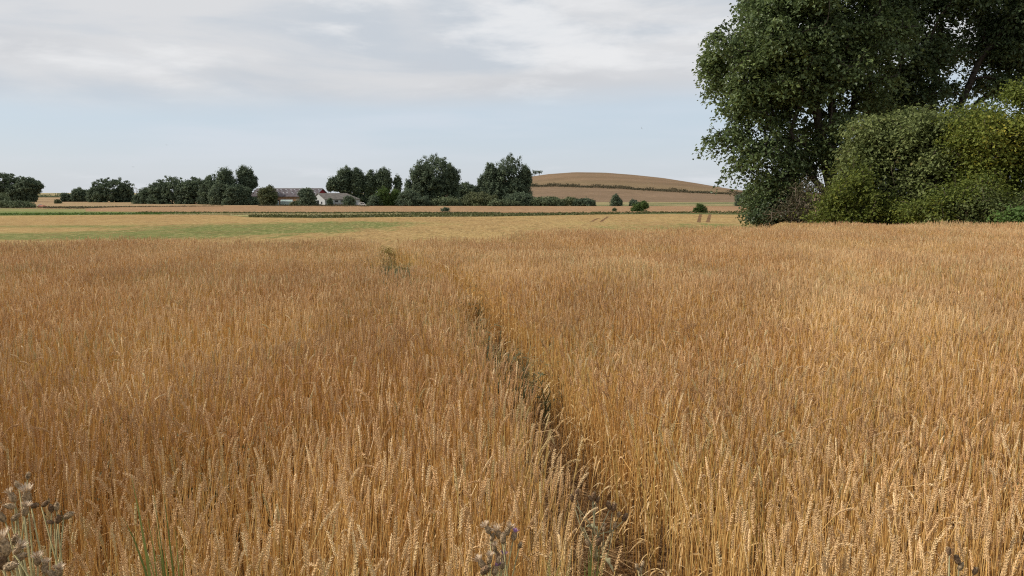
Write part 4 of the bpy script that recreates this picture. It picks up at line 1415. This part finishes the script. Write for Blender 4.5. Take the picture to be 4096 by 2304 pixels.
def instancer(name, P, rot, scl, idx, coll, label, cat=None):
    me = bpy.data.meshes.new(name)
    me.vertices.add(len(P))
    me.vertices.foreach_set('co', np.asarray(P, np.float32).ravel())
    a = me.attributes.new('rot', 'FLOAT_VECTOR', 'POINT'); a.data.foreach_set('vector', np.asarray(rot, np.float32).ravel())
    a = me.attributes.new('scl', 'FLOAT_VECTOR', 'POINT'); a.data.foreach_set('vector', np.asarray(scl, np.float32).ravel())
    a = me.attributes.new('idx', 'INT', 'POINT'); a.data.foreach_set('value', np.asarray(idx, np.int32))
    o = link(name, me)
    g = bpy.data.node_groups.new(name, 'GeometryNodeTree')
    g.interface.new_socket('Geometry', in_out='INPUT', socket_type='NodeSocketGeometry')
    g.interface.new_socket('Geometry', in_out='OUTPUT', socket_type='NodeSocketGeometry')
    gi = g.nodes.new('NodeGroupInput'); go = g.nodes.new('NodeGroupOutput')
    ci = g.nodes.new('GeometryNodeCollectionInfo')
    ci.inputs['Collection'].default_value = coll
    ci.inputs['Separate Children'].default_value = True
    ci.inputs['Reset Children'].default_value = True
    ip = g.nodes.new('GeometryNodeInstanceOnPoints')
    ip.inputs['Pick Instance'].default_value = True

    def na(nm, dt):
        n = g.nodes.new('GeometryNodeInputNamedAttribute'); n.data_type = dt
        n.inputs['Name'].default_value = nm
        return n.outputs['Attribute']
    e2r = g.nodes.new('FunctionNodeEulerToRotation')
    g.links.new(na('rot', 'FLOAT_VECTOR'), e2r.inputs[0])
    g.links.new(gi.outputs[0], ip.inputs['Points'])
    g.links.new(ci.outputs[0], ip.inputs['Instance'])
    g.links.new(na('idx', 'INT'), ip.inputs['Instance Index'])
    g.links.new(e2r.outputs[0], ip.inputs['Rotation'])
    g.links.new(na('scl', 'FLOAT_VECTOR'), ip.inputs['Scale'])
    g.links.new(ip.outputs[0], go.inputs[0])
    md = o.modifiers.new('scatter', 'NODES')
    md.node_group = g
    tag(o, label, cat, kind='stuff')
    return o


rng = np.random.default_rng(77)
# the trampled track through the wheat
PY = [0.0, 2.1, 2.5, 3.4, 4.8, 6.4, 8.2, 10.5, 12.4, 14.2, 16.0, 19.0]
PXX = [0.47, 0.47, 0.44, 0.37, 0.24, 0.05, -0.20, -0.6, -1.4, -2.1, -2.5, -2.9]
PW = [0.25, 0.25, 0.25, 0.245, 0.235, 0.215, 0.19, 0.17, 0.20, 0.19, 0.17, 0.2]
WEEDP = [(-1.88, 12.9, 0.36, 2.0), (-0.33, 8.0, 0.22, 0.55), (-0.10, 6.6, 0.25, 0.45), (-0.95, 10.8, 0.8, 0.3), (0.95, 10.4, 0.45, 0.5)]
EDGE0 = 2.03


def gaps(x, y):
    """0 = no wheat, 1 = full stand"""
    c = np.interp(y, PY, PXX); hw = np.interp(y, PY, PW)
    wob = 0.035 * np.sin(y * 9.0) + 0.03 * np.sin(y * 4.1 + 2)
    d = np.abs(x - c - wob)
    g = S((d - hw * 0.85) / 0.06)
    for (wx, wy, rx, ry) in WEEDP[:3]:
        g = g * S((np.hypot((x - wx * y / wy) / rx, (y - wy) / ry) - 0.75) / 0.4)
    return g


def field_points(y0, y1, dens, margin=1.4):
    hw1 = (2048 / F) * y1 * 1.02 + margin
    n = int((y1 - y0) * 2 * hw1 * dens)
    x = rng.uniform(-hw1, hw1, n); y = rng.uniform(y0, y1, n)
    k = (np.abs(x) < (2048 / F) * y * 1.02 + margin) & (y < crest(x, y)) & (rng.random(n) < np.maximum(gaps(x, y), 0.03))
    return x[k], y[k]


def pose(x, y, tall=1.0):
    n = len(x)
    idx = rng.choice(len(KINDS), n, p=KP)
    rz = rng.uniform(0, 6.283, n)
    # a breeze has leaned most ears to the right
    wind = rng.random(n) < 0.25
    rz = np.where(wind, rng.normal(0.0, 0.9, n), rz)
    tl = np.abs(rng.normal(0, 0.07, n)) + 0.25 * (rng.random(n) < 0.05)
    ta = rng.uniform(0, 6.283, n)
    rot = np.stack([tl * np.cos(ta), tl * np.sin(ta), rz], 1)
    wx_ = 0.045 * np.sin(x * 0.8 + 1.7 * np.sin(y * 0.5)) + 0.03 * np.sin(x * 2.1 + y * 1.3)
    wy_ = 0.04 * np.sin(y * 0.9 + x * 0.7 + 2) 
    rot[:, 1] += wx_; rot[:, 0] += wy_
    drift = 0.07 * np.sin(x * 1.1 + 0.6 * y) + 0.04 * np.sin(x * 2.3 - y * 1.9 + 1)
    s = (1.03 - np.abs(rng.normal(0, 0.13, n))) * (1 + drift * 0.6) * tall
    s = np.clip(s, 0.6, 1.1)
    dpath = np.abs(x - np.interp(y, PY, PXX))
    s *= 1 - 0.10 * np.exp(-(dpath / 0.22) ** 2)
    wsc = rng.uniform(0.9, 1.15, n)
    scl = np.stack([wsc, wsc, s], 1)
    z = terrain(x, y) - 0.02
    return np.stack([x, y, z], 1), rot, scl, idx


# front rows: each stalk is a thing of its own
fx, fy = [], []
while len(fx) < 300:
    x = rng.uniform(-1.6, 1.6); y = EDGE0 + abs(rng.normal(0, 0.10))
    if abs(x) < 0.64 * y + 0.02 and rng.random() < float(gaps(np.array([x]), np.array([y]))[0]):
        fx.append(x); fy.append(y)
fx = np.array(fx); fy = np.array(fy)
P, rot, scl, idx = pose(fx, fy, 0.99)
for i in range(300):
    sm, em, lm = near_parts[idx[i]]
    root = bpy.data.objects.new('wheat_stalk', None)
    C.objects.link(root)
    root.location = P[i]; root.rotation_euler = rot[i]; root.scale = scl[i]
    nod = idx[i] in (6, 9)
    cur = idx[i] == 4
    root['label'] = ('ripe wheat stalk bent over with a nodding ear, in the front rows' if nod else 'ripe wheat stalk with a gently curved ear, in the front rows' if cur
                     else 'ripe golden wheat stalk with a straight ear, in the front rows')
    root['category'] = 'wheat'
    root['group'] = 'nodding wheat in the front rows' if nod else 'curved wheat in the front rows' if cur else 'straight wheat in the front rows'
    for nm, me in [('stem', sm), ('ear', em)] + [('leaf', l) for l in lm]:
        o = bpy.data.objects.new(nm, me); C.objects.link(o); o.parent = root

x1, y1 = field_points(EDGE0 + 0.12, 8.5, 460)
x2, y2 = field_points(8.5, 15, 380)
x3, y3 = field_points(15, 29.0, 290)
wp = pose(x1, y1)
instancer('wheat', *wp, coll_f, 'standing ripe wheat filling the near field')
wp = pose(np.concatenate([x2, x3]), np.concatenate([y2, y3]))
instancer('wheat', *wp, coll_l, 'ripe wheat at the far side of the near field')

# the barley that shows in the dip just beyond the wheat
M_BAR = straw('barley beard', (0.44, 0.33, 0.10), (0.54, 0.41, 0.14), (0.40, 0.38, 0.13), trans=0.25)
bcoll = bpy.data.collections.new('barley kinds')
for i in range(4):
    s, e, lv = stalk_parts(400 + i, False, 0.9, 0.05, 0.62, 0.09, 1)
    bcoll.objects.link(bpy.data.objects.new('kind%02d' % i, joined('barley', [(s, 0), (e, 0)] + [(l, 0) for l in lv], [M_BAR])))
n = 60000
bx = rng.uniform(-6.5, 1.5, n); by = rng.uniform(16, 40, n)
k = (by > crest(bx, by)) & (pxof(bx, by) > 1150) & (pxof(bx, by) < 2000)
bx, by = bx[k], by[k]; n = len(bx)
instancer('barley', np.stack([bx, by, terrain(bx, by)], 1), np.stack([rng.normal(0, .12, n), rng.normal(0, .12, n), rng.uniform(0, 6.28, n)], 1),
          np.stack([np.full(n, 1.6), np.full(n, 1.6), rng.uniform(.85, 1.08, n)], 1), rng.integers(0, 4, n), bcoll, 'yellow green barley starting just behind the dip in the wheat')

# trampled straw lying in the track
tcoll = bpy.data.collections.new('straw kinds')
for i in range(4):
    s, e, lv = stalk_parts(300 + i, False, 0.3, 0.1, 0.5, 0.07, 2)
    o = bpy.data.objects.new('kind%02d' % i, joined('straw', [(s, 0), (e, 0)] + [(l, 0) for l in lv], [M_TRAMP]))
    tcoll.objects.link(o)
n = 6500
ty = rng.uniform(1.5, 18.5, n); tx = np.interp(ty, PY, PXX) + rng.normal(0, 0.15, n)
tz = terrain(tx, ty) + 0.01 + np.abs(rng.normal(0, 0.035, n))
rot = np.stack([rng.normal(0, 0.06, n), R(90) - np.abs(rng.normal(0, 0.12, n)), rng.uniform(0, 6.28, n)], 1)
# lie down first, then spin about the vertical
instancer('trampled_straw', np.stack([tx, ty, tz], 1), rot, np.repeat(rng.uniform(0.35, 0.8, n)[:, None], 3, 1) * np.array([1.3, 1.3, 1]), rng.integers(0, 4, n), tcoll,
          'flattened brown straw on the floor of the narrow track')

# weeds in the gaps of the stand
wc = bpy.data.collections.new('weed kinds')
for i in range(4):
    r = np.random.default_rng(40 + i)
    b = MB()
    for k in range(9):
        az = r.uniform(0, 6.28); L = r.uniform(0.3, 0.55); dr = Vector((math.cos(az), math.sin(az), 0))
        P_ = [dr * L * 0.5 * t * t + Vector((0, 0, L * (1.1 * t - 0.25 * t * t))) + Vector((r.normal(0, .01), r.normal(0, .01), 0)) for t in np.linspace(0, 1, 5)]
        b.ribbon(P_, [0.006, 0.010, 0.009, 0.006, 0.001], dr.cross(Vector((0, 0, 1))))
        for t in (0.5, 0.7, 0.85):
            c = dr * L * 0.5 * t * t + Vector((0, 0, L * (1.1 * t - .25 * t * t)))
            b.ribbon([c, c + Vector((r.normal(0, .03), r.normal(0, .03), .01)), c + Vector((r.normal(0, .05), r.normal(0, .05), -.01))], [.003, .018, .001], dr)
    wc.objects.link(bpy.data.objects.new('kind%02d' % i, b.mesh('weed', M_WEEDG)))
wxy = []
for (wx, wy, rx, ry), nw in zip(WEEDP, (300, 12, 9, 24, 10)):
    q = rng.normal(size=(nw, 2)) * 0.5
    yy_ = wy + q[:, 1] * ry
    wxy.append(np.stack([wx * yy_ / wy + q[:, 0] * rx, yy_], 1))
# thinly through the stand as well
q = np.stack([rng.uniform(-7, 7, 900), rng.uniform(2.6, 16, 900)], 1)
wxy.append(q[np.sin(q[:, 0] * 1.3 + 1) * np.sin(q[:, 1] * 1.1) > 0.35])
wxy = np.concatenate(wxy); n = len(wxy)
instancer('weeds', np.stack([wxy[:, 0], wxy[:, 1], terrain(wxy[:, 0], wxy[:, 1])], 1), np.stack([rng.normal(0, .1, n), rng.normal(0, .1, n), rng.uniform(0, 6.28, n)], 1),
          np.repeat(rng.uniform(0.8, 1.45, n)[:, None], 3, 1), rng.integers(0, 4, n), wc, 'grey green weeds growing in the gaps of the wheat', 'weeds')

# ------------------------------------------------------------------ verge plants
M_GRASS = straw('fresh green grass', (0.09, 0.14, 0.035), (0.16, 0.21, 0.055), (0.32, 0.30, 0.09), trans=0.35)
M_YGR = straw('yellowing grass', (0.34, 0.32, 0.07), (0.42, 0.36, 0.10), (0.55, 0.44, 0.18), trans=0.35)
M_TSTEM = plain('thistle stem', (0.38, 0.33, 0.16), 0.7, 0.2, 0.25, 30)
M_TDRY = plain('dry thistle stem', (0.33, 0.30, 0.17), 0.8, 0.2, 0.25, 30)
M_INV = plain('thistle bud scales', (0.36, 0.26, 0.155), 0.8, 0.2, 0.5, 160)
M_INVB = plain('dark dead thistle head', (0.21, 0.135, 0.08), 0.9, 0.1, 0.5, 160)
M_PAP = plain('pale thistle down', (0.62, 0.49, 0.35), 0.9, 0.1, 0.3, 120)
M_PUR = plain('purple thistle florets', (0.52, 0.33, 0.56), 0.8, 0.1, 0.3, 120)
M_TLEAF = plain('thistle leaf', (0.13, 0.19, 0.06), 0.6, 0.3, 0.3, 20)


def flower_head(root, p, d, size, kind):
    """closed bud, pale down or purple florets on a scaly cup"""
    p = Vector(p); d = Vector(d).normalized()
    prof = [(0, .25), (.12, .62), (.35, .95), (.62, 1.0), (.86, .72), (1.0, .5)]
    L = size * 1.2; rr = size * 0.34
    b = MB()
    b.tube([p + d * L * a for a, _ in prof], [rr * k for _, k in prof], 9)
    u = d.orthogonal().normalized(); v = d.cross(u)
    # overlapping scales
    for ring in range(4):
        for k in range(8):
            a = k * 0.785 + ring * 0.39
            o = u * math.cos(a) + v * math.sin(a)
            t = 0.2 + ring * 0.2
            R_ = rr * (0.8 + 0.2 * math.sin(3.14 * t))
            c = p + d * L * t + o * R_ * 0.96
            s = d.cross(o)
            b.add([c - s * rr * .28, c + s * rr * .28, c + d * L * .2 + o * rr * .16], [(0, 1, 2)])
    hd = b.build('flower_head', M_INVB if kind == 'dead' else M_INV, root, smooth=False)
    t = MB()
    top = p + d * L * 0.92
    nb = {'down': 60, 'purple': 60, 'bud': 14, 'dead': 10}[kind]
    ln = size * {'down': .75, 'purple': .62, 'bud': .35, 'dead': .25}[kind]
    sp = {'down': 1.15, 'purple': .95, 'bud': .3, 'dead': .5}[kind]
    for k in range(nb):
        a = rng.uniform(0, 6.28); q = math.sqrt(rng.random()) * sp
        o = (u * math.cos(a) + v * math.sin(a))
        dd = (d + o * q).normalized()
        s = dd.cross(o).normalized() * size * 0.035
        b0_ = top + o * rr * 0.4 * q
        e_ = b0_ + dd * ln * rng.uniform(.75, 1.1)
        m_ = (b0_ + e_) / 2
        t.add([b0_ - s * .4, b0_ + s * .4, m_ + s * 1.1, e_, m_ - s * 1.1], [(0, 1, 2, 3, 4)])
    t.build('floret_tuft' if kind == 'purple' else 'down_tuft', M_PUR if kind == 'purple' else (M_PAP if kind != 'dead' else M_TDRY), hd)


def thistle(label, base_px, y, heads, dry=False, size=0.024, leaves=5, group='thistles on the field verge'):
    y = y * 1.2
    bx = (base_px - 2048) / F * y
    B = Vector((bx, y, float(terrain(bx, y))))
    root = tag(empty('thistle', tuple(B)), label, 'thistle', group)
    sm = MB()
    hp_ = [Vector(at(px, row, y + dy)) - B for (px, row, dy, kind, k, dx, dz) in heads]
    ztop = max(h.z for h in hp_)
    cx = sum(h.x for h in hp_) / len(hp_)
    axis = [Vector((0, 0, 0)), Vector((cx * .2, 0, ztop * .35)), Vector((cx * .6, 0.01, ztop * .65)), Vector((cx, 0, ztop * .86))]
    sm.tube(axis, [.0045, .004, .0032, .0022], 6)
    for h, (px, row, dy, kind, k, dx, dz) in zip(hp_, heads):
        t = rng.uniform(0.55, 0.95)
        j = axis[1].lerp(axis[3], t)
        if h.z < j.z + 0.03:
            j = axis[1].lerp(axis[3], 0.35)
        d = Vector((dx, rng.uniform(-.3, .1), dz)).normalized()
        sz = size * k * (0.70 if k > 1.25 else 0.82)
        e = h - d * sz * 0.6
        mid = (j + e) / 2 + Vector((rng.normal(0, .01), 0, -0.01))
        sm.tube([j, mid, e], [.0022, .0019, .0016], 5)
        flower_head(root, e, d, sz, kind)
    sm.build('stem', M_TDRY if dry else M_TSTEM, root, smooth=True)
    for i in range(leaves):
        z = ztop * rng.uniform(.25, .85)
        a = rng.uniform(0, 6.28)
        dr = Vector((math.cos(a), math.sin(a) * .6, 0))
        b = MB()
        L = rng.uniform(.05, .09)
        c0 = axis[1].lerp(axis[3], (z / ztop - .35) / .51) if z > ztop * .35 else axis[0].lerp(axis[1], z / ztop / .35)
        n_ = 9
        sdv = dr.cross(Vector((0, 0, 1)))
        vs = []
        for q in range(n_):
            s_ = q / (n_ - 1)
            c = c0 + dr * L * s_ + Vector((0, 0, L * (.6 * s_ - .9 * s_ * s_)))
            wq = L * .17 * math.sin(math.pi * (0.1 + .88 * s_)) * (1.5 if q % 2 else .55)
            vs += [c - sdv * wq + Vector((0, 0, wq * .5)), c, c + sdv * wq + Vector((0, 0, wq * .5))]
        b.add(vs, [f for q in range(n_ - 1) for f in ((3 * q, 3 * q + 1, 3 * q + 4, 3 * q + 3), (3 * q + 1, 3 * q + 2, 3 * q + 5, 3 * q + 4))])
        b.build('leaf', M_TLEAF if not dry else M_TDRY, root)


# (column, row, depth offset, kind, size factor, lean x, lean z)
thistle('tall thistle gone to seed at the left frame edge with pale downy heads', 90, 1.45, [
    (112, 1905, .02, 'bud', .8, .3, 1), (70, 1940, .0, 'bud', .8, -.2, 1), (108, 1990, .0, 'down', 1.7, .1, 1), (50, 1990, .02, 'down', 1.3, -.5, 1),
    (42, 2025, .0, 'bud', 1.0, -1, .3), (100, 2045, -.02, 'down', 1.1, .3, 1), (138, 2022, .0, 'dead', .9, .8, .3), (8, 2070, .0, 'down', 1.3, -.5, 1), (60, 2070, .0, 'bud', 1.0, .9, .8)],
    leaves=7)
thistle('slender thistle branch with dark closed heads right of the downy one at the left edge', 60, 1.5, [
    (180, 2015, .0, 'dead', .9, .8, .6), (205, 2035, .0, 'dead', .9, .1, 1), (226, 2028, .0, 'bud', .9, .1, 1), (232, 2078, .0, 'dead', 1.0, .3, 1),
    (272, 2062, .0, 'bud', 1.35, 1, .6), (202, 2088, .0, 'dead', .7, -.8, .3)], leaves=2)
thistle('low bushy seeding thistle in the bottom left corner', 20, 1.3, [
    (18, 2190, .0, 'down', 2.0, -.2, 1), (70, 2200, -.03, 'down', 1.3, .8, 1), (40, 2265, -.05, 'bud', 1.6, .9, .4), (80, 2230, .0, 'bud', 1.4, 1, .7),
    (10, 2250, .0, 'dead', 1.7, .2, 1), (60, 2160, .03, 'bud', 1.1, .4, 1), (150, 2245, .0, 'down', 1.0, .2, 1), (180, 2275, .0, 'down', 1.0, .1, 1), (235, 2290, .0, 'down', 1.0, .3, 1), (212, 2300, .0, 'bud', 1.1, -.8, .8)],
    leaves=6)
thistle('thistle with purple flowers and pale down at the bottom middle', 2060, 1.6, [
    (1952, 2120, .0, 'down', 1.1, -.5, 1), (1968, 2150, .0, 'bud', .9, .3, 1), (1995, 2138, .0, 'down', 1.2, -.4, 1), (2030, 2125, .0, 'down', 1.1, .4, 1), (2012, 2155, -.02, 'bud', 1.2, 0, 1),
    (2056, 2145, .0, 'purple', 1.05, .2, 1), (2080, 2182, .0, 'bud', .8, .3, 1), (1978, 2196, .0, 'down', .95, -.2, 1), (1990, 2225, .0, 'dead', .9, 0, 1), (2014, 2235, .0, 'purple', 1.05, .1, 1)],
    leaves=4)
thistle('small thistle with one low purple flower left of the green grass tuft', 2010, 1.52, [
    (1930, 2260, .0, 'down', 1.4, -.6, 1), (1958, 2240, .0, 'down', 1.0, .1, 1), (1940, 2280, -.02, 'dead', 1.6, .4, .5), (1980, 2282, .0, 'purple', 1.15, .3, 1), (1992, 2245, .0, 'bud', .8, .2, 1),
    (2010, 2262, .0, 'bud', .9, .1, 1)], leaves=4)
thistle('dead brown thistle with dark round heads standing in the track', 2420, 2.15, [
    (2288, 1992, .0, 'dead', 1.0, -.3, 1), (2308, 1972, .0, 'dead', 1.1, .1, 1), (2300, 2000, .0, 'dead', 1.1, .3, 1), (2375, 1985, .0, 'dead', 1.1, .1, 1), (2390, 2000, .0, 'dead', .9, .5, 1),
    (2362, 1995, .0, 'dead', .9, -.6, 1), (2435, 2022, .0, 'dead', 1.35, -.2, 1), (2455, 2030, .0, 'dead', 1.25, .3, 1), (2475, 2060, .0, 'bud', .9, .1, 1), (2500, 2070, .0, 'dead', 1.2, .4, 1),
    (2415, 2115, .0, 'down', .8, .1, 1), (2458, 2105, .0, 'bud', .9, .2, 1), (2395, 2165, .0, 'dead', 1.5, .1, 1), (2350, 2170, .0, 'bud', 1.0, -.5, 1), (2332, 2095, .0, 'dead', 1.0, -.2, 1)],
    dry=True, size=0.026, leaves=3)
thistle('tiny budding thistle low in the wheat edge right of the track', 2580, 1.6, [
    (2548, 2268, .0, 'bud', .7, -.3, 1), (2570, 2258, .0, 'bud', .7, .2, 1), (2560, 2285, .0, 'bud', .7, .1, 1)], leaves=3)
thistle('dark dead thistle at the wheat edge near the bottom right corner', 3870, 1.62, [
    (3795, 2205, .0, 'dead', .9, -.2, 1), (3830, 2240, .0, 'dead', 1.1, -.3, 1), (3842, 2268, .0, 'bud', 1.0, .3, 1), (3900, 2285, .0, 'dead', .9, .3, 1)], dry=True, leaves=2)


def grass_clump(label, px, y, blades, m, group='green grass clumps on the verge'):
    """blades: (top column, top row, width, bend)"""
    y = y * 1.2
    bx = (px - 2048) / F * y
    B = Vector((bx, y, float(terrain(bx, y))))
    root = tag(empty('grass_clump', tuple(B)), label, 'grass', group)
    for (tx_, tr_, wd, bend) in blades:
        e = Vector(at(tx_, tr_, y + rng.normal(0, .03))) - B
        s = Vector((rng.normal(0, .015), rng.normal(0, .02), 0))
        P_ = []
        for t in np.linspace(0, 1, 9):
            q = s.lerp(e, t)
            q.x = s.x + (e.x - s.x) * t ** 1.8
            q.z = e.z * (t + bend * t * (1 - t))
            P_.append(q)
        b = MB()
        b.ribbon(P_, [wd * 0.85 * k for k in (.5, .7, .85, 1, 1, .9, .7, .4, .05)], Vector((1, rng.normal(0, .5), 0)))
        b.build('blade', m, root, smooth=True)


grass_clump('tall green grass standing in front of the wheat at lower left', 640, 1.66, [
    (525, 1900, .011, .3), (650, 1940, .010, .1), (490, 2065, .010, .6), (600, 1880, .006, .1), (590, 2060, .012, .3), (620, 2100, .013, .2), (700, 2110, .008, .5),
    (655, 2160, .014, .2), (560, 2140, .008, .6), (640, 2200, .014, .2), (740, 2150, .006, .6), (610, 2180, .012, .1)], M_GRASS)
grass_clump('broad bladed green grass below the dead brown thistle', 2355, 1.6, [
    (2370, 2150, .020, .1), (2400, 2190, .013, .15), (2355, 2200, .020, .1), (2340, 2230, .012, .3), (2375, 2250, .016, .1), (2420, 2230, .008, .3)], M_GRASS)
grass_clump('yellow green drooping grass between the purple thistle and the green tuft', 2230, 1.6, [
    (2180, 2240, .009, .9), (2250, 2230, .011, .8), (2200, 2215, .008, .6), (2290, 2180, .006, .4), (2270, 2260, .014, .4), (2150, 2265, .008, .6), (2440, 2195, .008, .4), (2230, 2270, .014, .2)], M_YGR)
grass_clump('low green grass at the bottom edge left of the purple thistle', 1330, 1.5, [
    (1290, 2230, .007, .4), (1340, 2250, .009, .4), (1400, 2240, .008, .6), (1270, 2270, .009, .4), (1450, 2260, .008, .5), (1500, 2215, .007, .6), (1380, 2280, .012, .2)], M_YGR)
grass_clump('short green grass in the bottom left corner beside the thistles', 330, 1.45, [
    (300, 2255, .007, .4), (360, 2270, .009, .4), (420, 2255, .007, .4), (470, 2280, .009, .4), (250, 2275, .008, .4)], M_GRASS)

# low verge grass in front of the wheat, mostly just below the frame
vg = bpy.data.collections.new('verge kinds')
for i in range(4):
    r = np.random.default_rng(70 + i)
    b = MB()
    for k in range(12):
        az = r.uniform(0, 6.28); L = r.uniform(0.25, 0.6); dr = Vector((math.cos(az), math.sin(az), 0))
        P_ = [dr * (0.02 + L * 0.45 * t * t) + Vector((0, 0, L * (1.2 * t - 0.35 * t * t))) for t in np.linspace(0, 1, 6)]
        b.ribbon(P_, [0.004, 0.007, 0.007, 0.006, 0.004, 0.0008], dr.cross(Vector((0, 0, 1))))
    vg.objects.link(bpy.data.objects.new('kind%02d' % i, b.mesh('tuft', M_GRASS if i < 2 else M_YGR)))
n = 1500
gx = rng.uniform(-3.5, 3.5, n); gy = rng.uniform(0.3, 2.1, n)
instancer('grass', np.stack([gx, gy, terrain(gx, gy)], 1), np.stack([rng.normal(0, .1, n), rng.normal(0, .1, n), rng.uniform(0, 6.28, n)], 1),
          np.repeat(rng.uniform(0.6, 1.1, n)[:, None], 3, 1), rng.integers(0, 4, n), vg, 'short grass of the verge in front of the wheat')
